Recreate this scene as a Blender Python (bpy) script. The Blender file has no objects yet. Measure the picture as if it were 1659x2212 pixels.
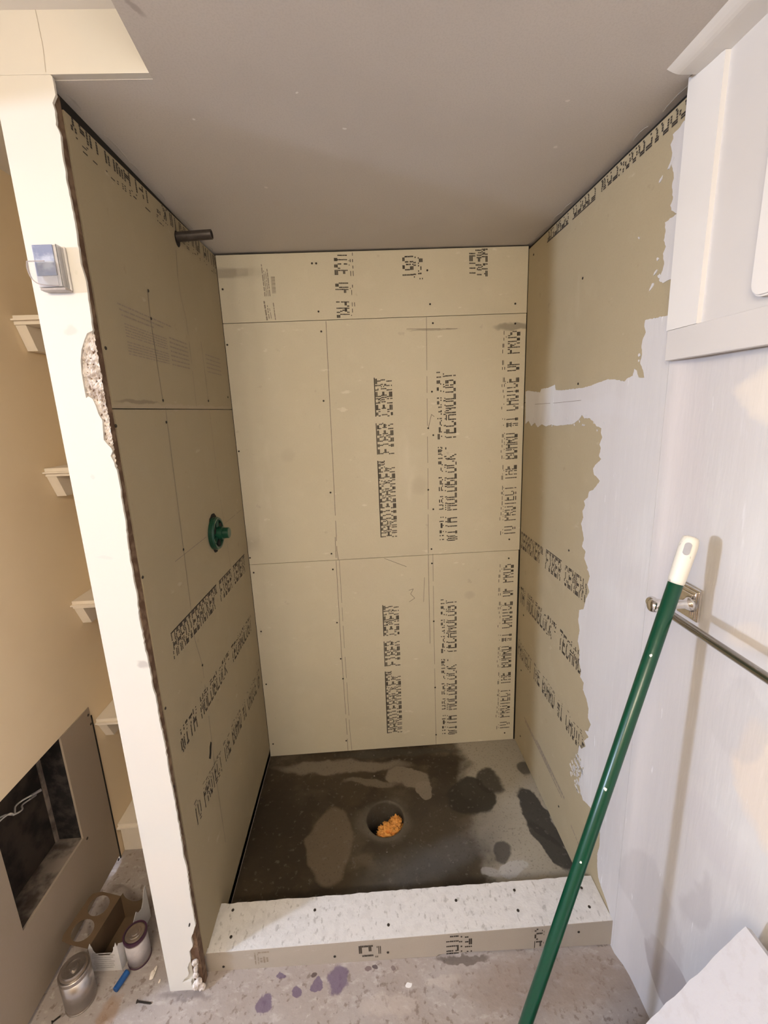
import bpy, bmesh, math, random
from mathutils import Vector, Matrix, noise
D_comp_top=[(-0.204,2.0087),(-0.1951,2.0088),(-0.189,2.0043),(-0.1795,2.0069),(-0.1661,2.0009),(-0.1527,2.0007),(-0.1553,1.9916),(-0.1486,1.9858),(-0.1562,1.9677),(-0.1546,1.9528),(-0.1622,1.9349),(-0.167,1.9191),(-0.1635,1.9089),(-0.1699,1.882),(-0.1635,1.8734),(-0.1689,1.8622),(-0.1857,1.8497),(-0.1708,1.8493),(-0.1528,1.8481),(-0.1567,1.8299),(-0.1536,1.8142),(-0.1622,1.8011),(-0.1544,1.7901),(-0.1614,1.769),(-0.1555,1.7535),(-0.1504,1.7409),(-0.1626,1.7323),(-0.1783,1.7341),(-0.2029,1.7314)]
D_comp_main=[(-0.2041,1.6628),(-0.1814,1.6665),(-0.1535,1.6686),(-0.1163,1.6704),(-0.1149,1.6583),(-0.1214,1.6448),(-0.1125,1.6299),(-0.1116,1.6135),(-0.115,1.6004),(-0.1112,1.5811),(-0.123,1.5652),(-0.1299,1.5489),(-0.1088,1.5514),(-0.1001,1.5672),(-0.0912,1.5711),(-0.0882,1.556),(-0.0662,1.5514),(-0.0598,1.5455),(-0.0195,1.5525),(0.017,1.555),(0.042,1.5509),(0.064,1.5487),(0.0984,1.5434),(0.1456,1.5409),(0.2592,1.5396),(0.3077,1.5418),(0.3162,1.5596),(0.3641,1.5518),(0.4202,1.5515),(0.4308,1.5394),(0.4676,1.5441),(0.5464,1.5508),(0.5647,1.5482),(0.5548,1.4285),(0.5279,1.4397),(0.4995,1.4217),(0.4661,1.4345),(0.4398,1.4189),(0.4089,1.4313),(0.37,1.4247),(0.3274,1.4324),(0.2828,1.4294),(0.2205,1.4358),(0.1829,1.4384),(0.151,1.45),(0.1317,1.466),(0.1152,1.456),(0.0905,1.4577),(0.0654,1.447),(0.0502,1.4364),(0.0273,1.4325),(0.0281,1.4204),(0.02,1.4088),(0.0309,1.3898),(0.0231,1.3807),(0.0294,1.3592),(0.0173,1.3519),(0.0425,1.3352),(0.055,1.3222),(0.0484,1.3065),(0.0338,1.3023),(0.0168,1.2937),(0.0331,1.277),(0.0458,1.2657),(0.0664,1.2552),(0.0741,1.2364),(0.093,1.223),(0.0838,1.2113),(0.097,1.1904),(0.0899,1.1742),(0.1009,1.1545),(0.0874,1.1302),(0.0799,1.1114),(0.0877,1.0877),(0.0656,1.0782),(0.071,1.0579),(0.0534,1.0404),(0.0352,1.0151),(0.0445,0.9872),(0.0323,0.9697),(0.049,0.9376),(0.0557,0.905),(0.081,0.8879),(0.0827,0.8535),(0.0714,0.8289),(0.0778,0.7866),(0.0639,0.7638),(0.0623,0.7256),(0.0486,0.7032),(0.0517,0.6821),(0.0291,0.6774),(0.0316,0.652),(0.0084,0.6378),(-0.0047,0.6166),(-0.0057,0.586),(-0.0225,0.5763),(-0.0108,0.5427),(0.0065,0.5311),(-0.0153,0.5274),(0.0077,0.4942),(-0.0043,0.4853),(0.0197,0.4536),(0.0314,0.4563),(0.0357,0.4184),(0.0158,0.4202),(0.0208,0.3899),(-0.0025,0.4075),(0.0101,0.3714),(0.0198,0.3305),(0.0059,0.3102),(-0.0099,0.296),(-0.0359,0.309),(-0.0612,0.3184),(-0.0913,0.3196),(-0.1077,0.2863),(-0.11,0.2479),(-0.1029,0.2055),(-0.1077,0.166),(-0.1161,0.1379),(-0.135,0.1246),(-0.16,0.1146),(-0.1857,0.0922),(-0.1945,0.0059)]
D_sc_b_top=[(0.3344,2.0183),(0.3491,2.0179),(0.346,1.8589),(0.0137,1.9425),(0.7437,1.985),(0.7519,1.8718),(1.0669,1.8641)]
D_sc_b_mid=[(0.0086,1.7559),(0.3513,1.7909),(0.343,1.5443),(0.3464,1.1921),(0.0082,1.3695),(0.3338,0.9395),(0.006,0.9405),(0.7612,1.8065),(0.7541,1.5624),(0.7376,1.426),(0.757,1.3986),(0.7336,1.1841),(0.7528,1.1036),(0.7428,0.9362),(1.0687,1.7953),(1.0656,0.96)]
D_sc_b_low=[(0.0143,0.8765),(0.3351,0.8716),(0.3375,0.6335),(0.343,0.4638),(0.3473,0.3673),(0.3435,0.0537),(0.0185,0.6143),(0.0158,0.3647),(0.0178,0.0637),(0.7438,0.8739),(0.7478,0.613),(0.7495,0.2941),(0.7505,0.0519),(1.0656,0.8776),(1.0658,0.0359)]
D_sc_l_up=[(0.0172,1.7975),(0.011,1.7353),(-0.1974,1.6405),(0.0125,1.5472),(0.3275,1.5527),(0.5329,1.5702)]
D_sc_l_low=[(-0.207,1.4934),(0.0132,1.4946),(0.0068,1.1655),(-0.2017,1.1735),(0.0211,0.8169),(-0.1987,0.8504),(-0.251,0.2807),(-0.2185,0.6539)]
D_sc_r_up=[(0.5302,2.0125),(0.1722,1.8359),(0.1656,1.5535),(-0.1835,2.0339),(-0.1873,1.8475),(0.1721,2.0225)]
D_sc_r_low=[(0.166,1.0483),(0.5154,0.6479),(0.521,0.3888),(0.5072,0.0742),(0.138,0.108)]
D_sc_curb=[(0.0405,-0.0982),(0.0547,-0.1634),(0.2802,-0.1146),(0.4906,-0.1649),(0.6909,-0.1182),(0.8681,-0.1038),(0.8604,-0.1555),(1.0664,-0.1115),(1.0641,-0.1603)]
D_sc_kf=[(0.039,0.0454),(0.3399,0.0491),(0.4856,0.0482),(1.0167,0.0652)]
D_sc_board=[(0.1042,0.6488),(0.1132,0.6105),(0.1169,0.5758),(-0.0036,0.6418),(0.0085,0.2652),(0.1133,0.0484)]
D_pl_b_mid=[[(0.3705,1.8251),(0.366,1.5502),(0.3628,1.3086),(0.357,0.95),(0.3603,0.9122)],[(0.7376,1.828),(0.736,1.6407),(0.7336,1.2915),(0.7291,0.917)],[(0.3532,1.0091),(0.3514,0.9206)],[(0.6633,1.7888),(0.8521,1.7844)],[(0.7376,1.4242),(0.751,1.478),(0.7616,1.4689)]]
D_pl_b_low=[[(0.3507,0.9087),(0.348,0.5141),(0.349,0.1493),(0.3488,-0.0005)],[(0.3639,0.91),(0.3618,0.5132),(0.3627,0.1004),(0.3658,0.003)],[(0.729,0.913),(0.7303,0.5097)],[(0.7482,0.9159),(0.7478,0.613),(0.7498,0.0004)],[(0.5475,0.9074),(0.6379,0.8659)],[(0.7119,0.8147),(0.7059,0.705)],[(0.6447,0.761),(0.6643,0.766),(0.652,0.7439),(0.6691,0.7241),(0.6453,0.7088)]]
D_pl_l_up=[[(0.0135,1.7995),(0.008,1.7327),(0.0107,1.5416)],[(0.2188,1.952),(0.2067,1.8788),(0.2095,1.8324),(0.2285,1.7761),(0.2278,1.6757),(0.2215,1.5346)],[(0.3258,1.7309),(0.3275,1.5527)]]
D_pl_l_low=[[(0.0197,1.5306),(0.0126,1.3217),(0.0071,1.1488),(-0.0036,0.9134),(0.0211,0.8169),(0.0056,0.4372),(0.0065,0.2143)],[(0.3262,1.5254),(0.3224,1.2942),(0.3548,0.9046)],[(-0.0481,1.1524),(0.1668,1.1509)],[(0.3398,1.1458),(0.5431,1.1465)]]
D_joints={'b1':[(0.0021,1.8288),(0.3722,1.8267),(1.1129,1.8308)],'b2':[(-0.0007,0.9112),(0.3527,0.9106),(1.1057,0.9117)],'l':[(-0.2108,1.5335),(0.5426,1.5223)],'r':[(0.4978,1.5024),(0.0377,1.5156)]}
D_text={'b_mid_1':[(0.6038,0.9992),(0.6029,1.6238),(0.5359,0.9971)],'b_mid_2':[(0.8502,0.9679),(0.8447,1.6334),(0.7795,0.9659)],'b_mid_3':[(1.0903,0.9785),(1.0885,1.7736),(1.0228,0.9763)],'b_low_1':[(0.5974,0.0813),(0.6002,0.7054),(0.5282,0.0773)],'b_low_2':[(0.8458,0.049),(0.8456,0.7109),(0.7801,0.047)],'b_low_3':[(1.0868,0.0563),(1.0877,0.8559),(1.0227,0.0541)],'b_top_1':[(0.412,2.058),(0.411,1.8302),(0.4803,2.0563)],'b_top_2':[(0.6541,2.0565),(0.6545,1.9568),(0.7251,2.0578)],'b_top_3':[(0.8944,2.0627),(0.8964,1.9533),(0.9661,2.061)],'l_1':[(-0.1239,0.9285),(0.4692,0.9074),(-0.134,0.9988)],'l_2':[(-0.157,0.6889),(0.4582,0.6612),(-0.1585,0.7502)],'l_3':[(-0.1454,0.4498),(0.4655,0.3925),(-0.1476,0.5258)],'l_top':[(-0.2029,2.0216),(0.4977,1.9751),(-0.204,2.05)],'r_1':[(0.5542,0.9382),(0.0546,0.8952),(0.5585,0.9921)],'r_2':[(0.5665,0.694),(0.0477,0.6959),(0.5717,0.7609)],'r_3':[(0.5439,0.4026),(0.0182,0.4898),(0.5505,0.4871)],'r_4':[(0.4286,0.1541),(0.0837,0.1813),(0.4274,0.1997)],'k_1':[(0.4065,0.0147),(0.4053,0.092),(0.4675,0.0079)],'k_2':[(0.6464,0.012),(0.647,0.0927),(0.7163,0.0077)],'k_3':[(0.8922,0.0159),(0.8858,0.084),(0.9275,0.0155)],'k_4':[(0.1245,0.0409),(0.129,0.0855),(0.168,0.0378)]}
D_print_block=[(-0.1293,1.7365),(0.0484,1.7512),(0.0998,1.7396),(0.179,1.7401),(-0.1259,1.6974),(0.0313,1.6973),(0.3198,1.7246),(0.4413,1.7277),(0.3295,1.7083),(0.4409,1.7009)]
D_bt_print=[(0.1536,2.0584),(0.1581,1.8537)]
D_pan=[(0.1676,0.2226,0.1899,0.1927,0,(0.03,0.022,0.013),0.7,0.4),(0.6628,0.1852,0.2851,0.1583,0,(0.075,0.062,0.047),0.5,0.5),(0.8471,0.3038,0.0905,0.083,0,(0.03,0.026,0.02),0.95,0.12),(0.938,0.3604,0.0524,0.0566,0,(0.035,0.03,0.024),0.9,0.2),(1.0677,0.2085,0.0444,0.1346,-0.3,(0.04,0.037,0.033),0.95,0.1),(1.0674,0.0882,0.0348,0.0952,-0.35,(0.04,0.037,0.033),0.95,0.1),(1.1028,0.4154,0.0231,0.0386,0,(0.05,0.045,0.04),0.8,0.3),(0.8958,0.085,0.041,0.0346,0,(0.04,0.036,0.033),0.8,0.2),(0.9154,0.0263,0.0576,0.0236,0,(0.42,0.4,0.38),0.8,0.12),(0.8366,0.0219,0.0302,0.0145,0,(0.34,0.32,0.3),0.7,0.2),(0.4989,0.2355,0.0975,0.0806,0,(0.17,0.15,0.12),0.5,0.4),(0.327,0.4917,0.2813,0.0338,0.05,(0.21,0.175,0.13),0.8,0.3),(0.6012,0.4101,0.0848,0.0487,0.3,(0.21,0.175,0.13),0.85,0.12),(0.656,0.3569,0.0374,0.0358,0,(0.22,0.185,0.14),0.9,0.08),(0.4462,0.4001,0.115,0.0176,0.2,(0.2,0.165,0.12),0.6,0.3),(0.3007,0.1611,0.0831,0.1304,0,(0.15,0.115,0.078),0.75,0.12),(0.0874,0.284,0.0989,0.1444,0,(0.028,0.02,0.012),0.6,0.3),(0.6293,0.0736,0.2341,0.0582,-0.25,(0.1,0.098,0.095),0.5,0.6),(0.5738,0.5472,0.2683,0.0208,0,(0.05,0.045,0.036),0.7,0.3)]
D_floorb=[(0.1651,-0.272,0.0237,0.0158,0,(0.125,0.085,0.14),0.8,0.15),(0.242,-0.2521,0.0169,0.0109,0,(0.125,0.085,0.14),0.8,0.1),(0.2962,-0.2413,0.0158,0.0146,0,(0.125,0.085,0.14),0.8,0.1),(0.3503,-0.2301,0.0272,0.0294,0,(0.125,0.085,0.14),0.8,0.2),(0.1989,-0.2129,0.0125,0.0077,0,(0.125,0.085,0.14),0.8,0.2),(0.2827,-0.2191,0.0075,0.0047,0,(0.1,0.07,0.06),0.9,0.1),(0.4484,-0.2111,0.0088,0.0058,0,(0.08,0.06,0.06),0.9,0.1),(0.4295,-0.215,0.0088,0.0048,0,(0.15,0.1,0.1),0.8,0.1),(0.4986,-0.2146,0.0063,0.0039,0,(0.15,0.1,0.1),0.7,0.1),(0.6908,-0.2057,0.0699,0.0101,0,(0.09,0.065,0.05),0.7,0.2),(0.4816,-0.2862,0.0708,0.021,0,(0.52,0.45,0.39),0.4,0.4),(0.6312,-0.249,0.049,0.013,0,(0.55,0.48,0.42),0.4,0.3),(0.5388,-0.2508,0.0097,0.0055,0,(0.8,0.78,0.76),1,0.05),(-0.2294,-0.2632,0.0236,0.0295,0,(0.3,0.18,0.1),0.6,0.5),(-0.0471,-0.242,0.0607,0.0117,0,(0.12,0.1,0.1),0.6,0.5),(0.8992,-0.2627,0.2304,0.0565,0,(0.27,0.205,0.165),0.6,0.5)]
D_wallb=[(-0.3757,0.2021,0.0977,0.064,0.2,(0.4,0.36,0.35),0.85,0.08),(-0.2972,0.3208,0.0941,0.1159,0,(0.5,0.47,0.46),0.6,0.12),(-0.5136,0.8681,0.0533,0.1205,0,(0.8,0.68,0.55),0.6,0.25),(-0.4122,1.5045,0.0379,0.0435,0,(0.86,0.77,0.65),0.6,0.35),(-0.2622,1.3762,0.0467,0.2428,0,(0.6,0.55,0.54),0.35,0.4),(-0.4573,0.9449,0.0506,0.0756,0,(0.56,0.54,0.53),0.45,0.15),(-0.4303,0.4885,0.0314,0.091,-0.3,(0.45,0.42,0.42),0.5,0.3),(-0.4427,1.0967,0.0616,0.0243,0.5,(0.82,0.72,0.6),0.35,0.5),(0.034,1.486,0.168,0.0299,0,(0.66,0.64,0.64),0.4,0.4),(-0.422,0.6638,0.085,0.0578,0,(0.56,0.53,0.54),0.35,0.4)]
D_boardRb=[(0.2083,1.4597,0.0614,0.126,0,(0.36,0.28,0.19),0.0,0.5)]
D_jambb=[(-0.0382,1.6676,0.0107,0.0088,0,(0.55,0.5,0.45),0.6,0.5),(-0.0465,1.3979,0.0044,0.0055,0,(0.6,0.55,0.5),0.6,0.4),(-0.0119,0.9862,0.0137,0.009,0.5,(0.35,0.32,0.3),0.6,0.5),(-0.0531,1.2312,0.0166,0.004,0.1,(0.6,0.57,0.53),0.5,0.4),(-0.0866,1.3488,0.0071,0.0038,0,(0.65,0.6,0.55),0.5,0.4),(-0.0097,1.7631,0.0032,0.0039,0,(0.6,0.57,0.5),0.5,0.4)]
D_boardBb=[(0.1925,1.3434,0.0247,0.0251,0,(0.45,0.39,0.29),0.2,0.6),(1.0637,1.7857,0.0699,0.013,0,(0.2,0.17,0.13),0.6,0.4),(0.6969,1.2009,0.0295,0.0337,0,(0.45,0.39,0.3),0.25,0.7),(0.7608,1.7841,0.0861,0.0032,0,(0.25,0.2,0.15),0.5,0.4),(0.4067,1.4137,0.0443,0.0282,0,(0.66,0.58,0.45),0.25,0.5),(0.9028,0.7242,0.0198,0.0169,0,(0.4,0.34,0.27),0.25,0.6),(0.4115,0.8469,0.1145,0.0817,0,(0.66,0.58,0.46),0.2,0.6)]
D_boardLb=[(-0.1036,1.5417,0.0861,0.0042,0,(0.15,0.12,0.09),0.5,0.4),(0.1405,1.5314,0.4235,0.0066,0,(0.45,0.36,0.28),0.3,0.4)]
D_ceilb=[(0.1994,-0.3492,0.005,0.0157,0.5,(0.35,0.3,0.27),0.6,0.5),(0.399,-0.1824,0.0025,0.0023,0,(0.9,0.88,0.85),0.8,0.3),(0.4781,-0.0824,0.0028,0.0029,0,(0.9,0.88,0.85),0.8,0.3),(0.193,-0.1184,0.0026,0.0029,0,(0.9,0.88,0.85),0.8,0.3),(0.2728,0.1384,0.0045,0.0045,0,(0.8,0.75,0.7),0.8,0.3),(0.285,0.2243,0.0123,0.0135,0,(0.62,0.56,0.5),0.4,0.4),(0.9455,-0.0045,0.0043,0.0057,0,(0.8,0.75,0.7),0.8,0.3),(0.9017,-0.1502,0.0036,0.0028,0,(0.8,0.75,0.7),0.8,0.3)]
D_jamb=[(0.0065,2.0584),(0.0064,2.0423),(0.0067,2.0326),(-0.0007,2.0216),(0.0015,2.0098),(-0.0009,1.99),(0.0038,1.9752),(0.0017,1.9563),(0.0008,1.9359),(0.0016,1.9276),(0.0003,1.9047),(0.0018,1.88),(0.0025,1.8586),(0.0026,1.8296),(0.0015,1.815),(0.0013,1.7965),(0.0003,1.7779),(0.0042,1.7551),(0.0035,1.7244),(0.0028,1.6932),(0.0016,1.6679),(-0.0015,1.66)]
D_gouge=[(0.0013,1.6663),(-0.0094,1.6619),(-0.0166,1.6501),(-0.0245,1.6342),(-0.0298,1.614),(-0.0319,1.5935),(-0.0323,1.5684),(-0.0318,1.5473),(-0.027,1.5505),(-0.0203,1.5451),(-0.0171,1.5339),(-0.0141,1.5166),(-0.0092,1.5051),(-0.0109,1.4904),(-0.0129,1.4685),(-0.0075,1.4594),(-0.0017,1.452),(-0.0002,1.4456),(-0.0052,1.4369),(-0.001,1.425)]
D_jamb2=[(-0.0013,1.4232),(0.0017,1.4094),(0.0025,1.3818),(0.0016,1.3492),(0.0017,1.3112),(-0.0009,1.2727),(-0.0025,1.2284),(-0.0023,1.183),(-0.0012,1.1417),(-0.0039,1.0999),(-0.0032,1.0678),(-0.0031,1.0244),(-0.001,0.9799),(-0.0006,0.9231),(0.0019,0.8998),(0.0014,0.8411),(0.0036,0.7927),(0.0037,0.7435),(0.003,0.6869),(0.0041,0.6418),(0.0044,0.5826),(0.0045,0.5355),(0.0028,0.4668),(0.006,0.4243),(0.0032,0.3525),(0.0033,0.2933),(0.0032,0.248),(-0.0037,0.2304),(-0.012,0.2113),(-0.0126,0.1802),(-0.0227,0.1657),(-0.0234,0.1341),(-0.0346,0.1114),(-0.0343,0.0872),(-0.0544,0.0618),(-0.0316,0.0625),(-0.0325,0.0462),(-0.0185,0.0528),(-0.0139,0.0604)]
D_hole=[(-0.0068,0.6172),(-0.0024,0.2803),(-0.2304,0.2816),(-0.2386,0.5142)]
D_cables=[(-0.468,-0.163,0.545),(-0.468,-0.134,0.519),(-0.468,-0.111,0.52),(-0.468,-0.089,0.514),(-0.468,-0.072,0.513),(-0.468,-0.164,0.542),(-0.468,-0.127,0.518),(-0.468,-0.1,0.503),(-0.468,-0.082,0.499),(-0.468,-0.055,0.489)]
D_switch=[(-0.0661,1.8065),(-0.0302,1.807),(-0.0215,1.7344),(-0.0675,1.7358),(-0.0799,1.7741)]
D_pole=[(0.6814,-0.4881,0.02),(1.0141,-0.3901,1.114),(1.0361,-0.3813,1.178),(1.0621,-0.3649,1.2411)]
D_drain=[(0.499,0.2424,-0.012),(0.4288,0.246,-0.012),(0.5708,0.2388,-0.012),(0.4989,0.3102,-0.012),(0.4992,0.1833,-0.012)]
D_misc={'can1':[(-0.2985,-0.2682)],'can2':[(-0.1935,-0.1861)],'box':[(-0.3162,-0.1866),(-0.2272,-0.2035),(-0.2168,-0.0925),(-0.3716,-0.0845)],'tube':[(-0.2303,-0.2264),(-0.2203,-0.1915)],'nail':[(-0.1658,-0.2501),(-0.1262,-0.2547)],'nail2':[(-0.359,-0.2791),(-0.3456,-0.2658)],'chips':[(-0.1508,-0.1979),(-0.1493,-0.1854),(-0.1266,-0.2105)],'door':[(-0.387,1.6529),(-0.3952,1.7031)],'panelT':[(1.0676,-0.5697,0.6603),(0.9212,-0.5697,0.4566),(1.0676,-0.6091,0.6603)],'rag':[(-0.3626,0.16,0.9431),(-0.3623,0.16,0.8733)],'stileR':[(-0.2829,2.0462),(-0.2862,1.6389)],'soffit':[(0.174,-0.3596),(0.163,-0.2356)]}
D_cam={'loc':[0.48664,-1.07456,1.50389],'mat':[[0.998331,0.048036,-0.032046],[-0.041316,0.206511,-0.977572],[-0.040341,0.977264,0.208151]],'f':914.57,'px':-8.374,'py':-26.523}
# ---------------------------------------------------------------- camera, light, exposure
scn = bpy.context.scene
COL = scn.collection
W, DP, H = 1.1126, 0.5683, 2.0603
YJ, YC1, YC2, HC = -0.232, -0.080, -0.1965, 0.0963
XL = -0.413
def BY(x): return DP + 0.0061 * x
def FZ(x): return 0.032 - 0.0235 * x

cam = bpy.data.cameras.new('camera'); camo = bpy.data.objects.new('camera', cam); COL.objects.link(camo)
m = D_cam['mat']
camo.matrix_world = Matrix(((m[0][0], m[0][1], m[0][2], D_cam['loc'][0]), (m[1][0], m[1][1], m[1][2], D_cam['loc'][1]),
                            (m[2][0], m[2][1], m[2][2], D_cam['loc'][2]), (0, 0, 0, 1)))
cam.sensor_fit = 'HORIZONTAL'; cam.sensor_width = 36; cam.lens = D_cam['f'] / 1659 * 36
cam.shift_x = -D_cam['px'] / 1659; cam.shift_y = D_cam['py'] / 1659
cam.clip_start = 0.02
scn.camera = camo
scn.view_settings.view_transform = 'Standard'; scn.view_settings.look = 'None'
scn.view_settings.exposure = 0.0; scn.view_settings.gamma = 1.0; scn.view_settings.use_curve_mapping = False

wd = bpy.data.worlds.new('world'); scn.world = wd; wd.use_nodes = True
wd.node_tree.nodes['Background'].inputs[0].default_value = (1.0, 0.93, 0.86, 1)
wd.node_tree.nodes['Background'].inputs[1].default_value = 0.015

def lamp(name, loc, power, color, radius):
    l = bpy.data.lights.new(name, 'POINT'); l.energy = power; l.color = color; l.shadow_soft_size = radius
    o = bpy.data.objects.new(name, l); o.location = loc; COL.objects.link(o); return o
WARM = (1.0, 0.89, 0.725)
for i, x in enumerate((-0.26, -0.12, 0.03, 0.28)):          # bulbs of the bar light behind the camera
    lamp('warm_bulb', (x, -1.80, 1.985), 12.9, WARM, 0.03)
lamp('cool_lamp', (-2.3, -1.47, 1.78), 235.0, (0.64, 0.75, 1.0), 0.085)    # lamp in the next room, low and to the left
lamp('room_fill', (0.75, -2.3, 1.9), 4.0, (1.0, 0.90, 0.80), 0.12)  # added fill light, no bulb known there

# ---------------------------------------------------------------- helpers
def rgb(c): return (c[0], c[1], c[2], 1)
class NT:
    def __init__(s, name, base, rough=0.8, metallic=0.0, spec=0.3):
        s.m = bpy.data.materials.new(name); s.m.use_nodes = True; s.t = s.m.node_tree; s.n = s.t.nodes; s.l = s.t.links
        s.b = s.n['Principled BSDF']; s.b.inputs['Roughness'].default_value = rough; s.b.inputs['Metallic'].default_value = metallic
        s.b.inputs['Specular IOR Level'].default_value = spec
        r = s.n.new('ShaderNodeRGB'); r.outputs[0].default_value = rgb(base); s.c = r.outputs[0]
        g = s.n.new('ShaderNodeNewGeometry'); s.pos = g.outputs['Position']
    def math(s, op, a, b=None):
        n = s.n.new('ShaderNodeMath'); n.operation = op
        for i, v in enumerate((a, b)):
            if v is None: continue
            if isinstance(v, (int, float)): n.inputs[i].default_value = v
            else: s.l.new(v, n.inputs[i])
        return n.outputs[0]
    def mix(s, fac, col):
        n = s.n.new('ShaderNodeMix'); n.data_type = 'RGBA'
        if isinstance(fac, (int, float)): n.inputs[0].default_value = fac
        else: s.l.new(fac, n.inputs[0])
        s.l.new(s.c, n.inputs[6])
        if isinstance(col, tuple): n.inputs[7].default_value = rgb(col)
        else: s.l.new(col, n.inputs[7])
        s.c = n.outputs[2]
    def noise(s, scale, detail=4, rough=0.55, stretch=None, rot=None, offset=0.0):
        v = s.pos
        if stretch or rot or offset:
            mp = s.n.new('ShaderNodeMapping'); s.l.new(v, mp.inputs[0])
            if stretch: mp.inputs['Scale'].default_value = stretch
            if rot: mp.inputs['Rotation'].default_value = rot
            mp.inputs['Location'].default_value = (offset, offset * 0.7, offset * 1.3)
            v = mp.outputs[0]
        n = s.n.new('ShaderNodeTexNoise'); s.l.new(v, n.inputs['Vector']); n.inputs['Scale'].default_value = scale
        n.inputs['Detail'].default_value = detail; n.inputs['Roughness'].default_value = rough
        return n.outputs['Fac']
    def ramp(s, v, lo, hi, a=0.0, b=1.0):
        n = s.n.new('ShaderNodeMapRange'); n.interpolation_type = 'SMOOTHSTEP'
        s.l.new(v, n.inputs[0]); n.inputs[1].default_value = lo; n.inputs[2].default_value = hi
        n.inputs[3].default_value = a; n.inputs[4].default_value = b; return n.outputs[0]
    def mottle(s, scale, col, amt, lo=0.42, hi=0.65, **k):
        s.mix(s.ramp(s.noise(scale, **k), lo, hi, 0, amt), col)
    def blobs(s, axes, items, wob=0.035, wscale=9.0):
        nz = s.n.new('ShaderNodeTexNoise'); s.l.new(s.pos, nz.inputs['Vector']); nz.inputs['Scale'].default_value = wscale; nz.inputs['Detail'].default_value = 5
        sp = s.n.new('ShaderNodeSeparateXYZ'); s.l.new(s.pos, sp.inputs[0])
        sc = s.n.new('ShaderNodeSeparateXYZ'); s.l.new(nz.outputs['Color'], sc.inputs[0])
        u0, v0 = sp.outputs['XYZ'.index(axes[0])], sp.outputs['XYZ'.index(axes[1])]
        nu = s.math('SUBTRACT', sc.outputs[0], 0.5); nv = s.math('SUBTRACT', sc.outputs[1], 0.5)
        for (cu, cv, ru, rv, ang, col, st, soft) in items:
            w = min(wob, 0.55 * min(ru, rv) * 4)
            u = s.math('ADD', s.math('SUBTRACT', u0, cu), s.math('MULTIPLY', nu, w * 2))
            v = s.math('ADD', s.math('SUBTRACT', v0, cv), s.math('MULTIPLY', nv, w * 2))
            c_, s_ = math.cos(ang), math.sin(ang)
            a = s.math('ADD', s.math('MULTIPLY', u, c_ / ru), s.math('MULTIPLY', v, -s_ / ru))
            b = s.math('ADD', s.math('MULTIPLY', u, s_ / rv), s.math('MULTIPLY', v, c_ / rv))
            d = s.math('ADD', s.math('MULTIPLY', a, a), s.math('MULTIPLY', b, b))
            s.mix(s.ramp(d, 1 + soft * 1.5, max(0.02, 1 - soft * 1.5), 0, st), col)
    def bump(s, scale, strength, dist=0.002, **k):
        bn = s.n.new('ShaderNodeBump'); bn.inputs['Strength'].default_value = strength; bn.inputs['Distance'].default_value = dist
        s.l.new(s.noise(scale, **k), bn.inputs['Height'])
        if s.b.inputs['Normal'].is_linked: s.l.new(s.b.inputs['Normal'].links[0].from_socket, bn.inputs['Normal'])
        s.l.new(bn.outputs[0], s.b.inputs['Normal'])
    def done(s):
        s.l.new(s.c, s.b.inputs['Base Color']); return s.m

def simple(name, col, rough=0.6, metallic=0.0, spec=0.4, nscale=60, amt=0.25, col2=None, bump=0.0):
    t = NT(name, col, rough, metallic, spec)
    t.mottle(nscale, col2 or tuple(c * 0.75 for c in col), amt)
    if bump: t.bump(nscale, bump, 0.001)
    return t.done()

def obj(name, bm, mat, parent=None, origin=None, smooth=False, props=None):
    me = bpy.data.meshes.new(name)
    bmesh.ops.recalc_face_normals(bm, faces=bm.faces)
    if origin is None:
        if parent is not None: origin = parent['_o']
        else:
            vs = [v.co for v in bm.verts]
            origin = ((min(v.x for v in vs) + max(v.x for v in vs)) / 2, (min(v.y for v in vs) + max(v.y for v in vs)) / 2, min(v.z for v in vs))
    o3 = Vector(origin)
    for v in bm.verts: v.co -= o3
    bm.to_mesh(me); bm.free()
    me.materials.append(mat)
    if smooth: me.shade_smooth()
    o = bpy.data.objects.new(name, me); COL.objects.link(o); o['_o'] = tuple(origin)
    if parent is not None:
        o.parent = parent; o.location = o3 - Vector(parent['_o'])
    else: o.location = o3
    for k, v in (props or {}).items(): o[k] = v
    return o
def empty(name, loc, **p):
    o = bpy.data.objects.new(name, None); o.empty_display_size = 0.05; COL.objects.link(o); o.location = loc; o['_o'] = tuple(loc)
    for k, v in p.items(): o[k] = v
    return o
S = dict(kind='structure')
def box(bm, a, b, bevel=0.0, seg=2):
    vs = [bm.verts.new((x, y, z)) for x in (a[0], b[0]) for y in (a[1], b[1]) for z in (a[2], b[2])]
    fs = [(0, 1, 3, 2), (4, 6, 7, 5), (0, 4, 5, 1), (2, 3, 7, 6), (0, 2, 6, 4), (1, 5, 7, 3)]
    nf = [bm.faces.new([vs[i] for i in f]) for f in fs]
    if bevel:
        es = list({e for f in nf for e in f.edges})
        bmesh.ops.bevel(bm, geom=es, offset=bevel, segments=seg, affect='EDGES', profile=0.5)
    return bm
def BX(a, b, bevel=0.0, seg=2): return box(bmesh.new(), a, b, bevel, seg)
def frame(axis):
    a = Vector(axis).normalized(); t = Vector((0, 0, 1)) if abs(a.z) < 0.9 else Vector((1, 0, 0))
    u = a.cross(t).normalized(); return a, u, a.cross(u).normalized()
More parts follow.
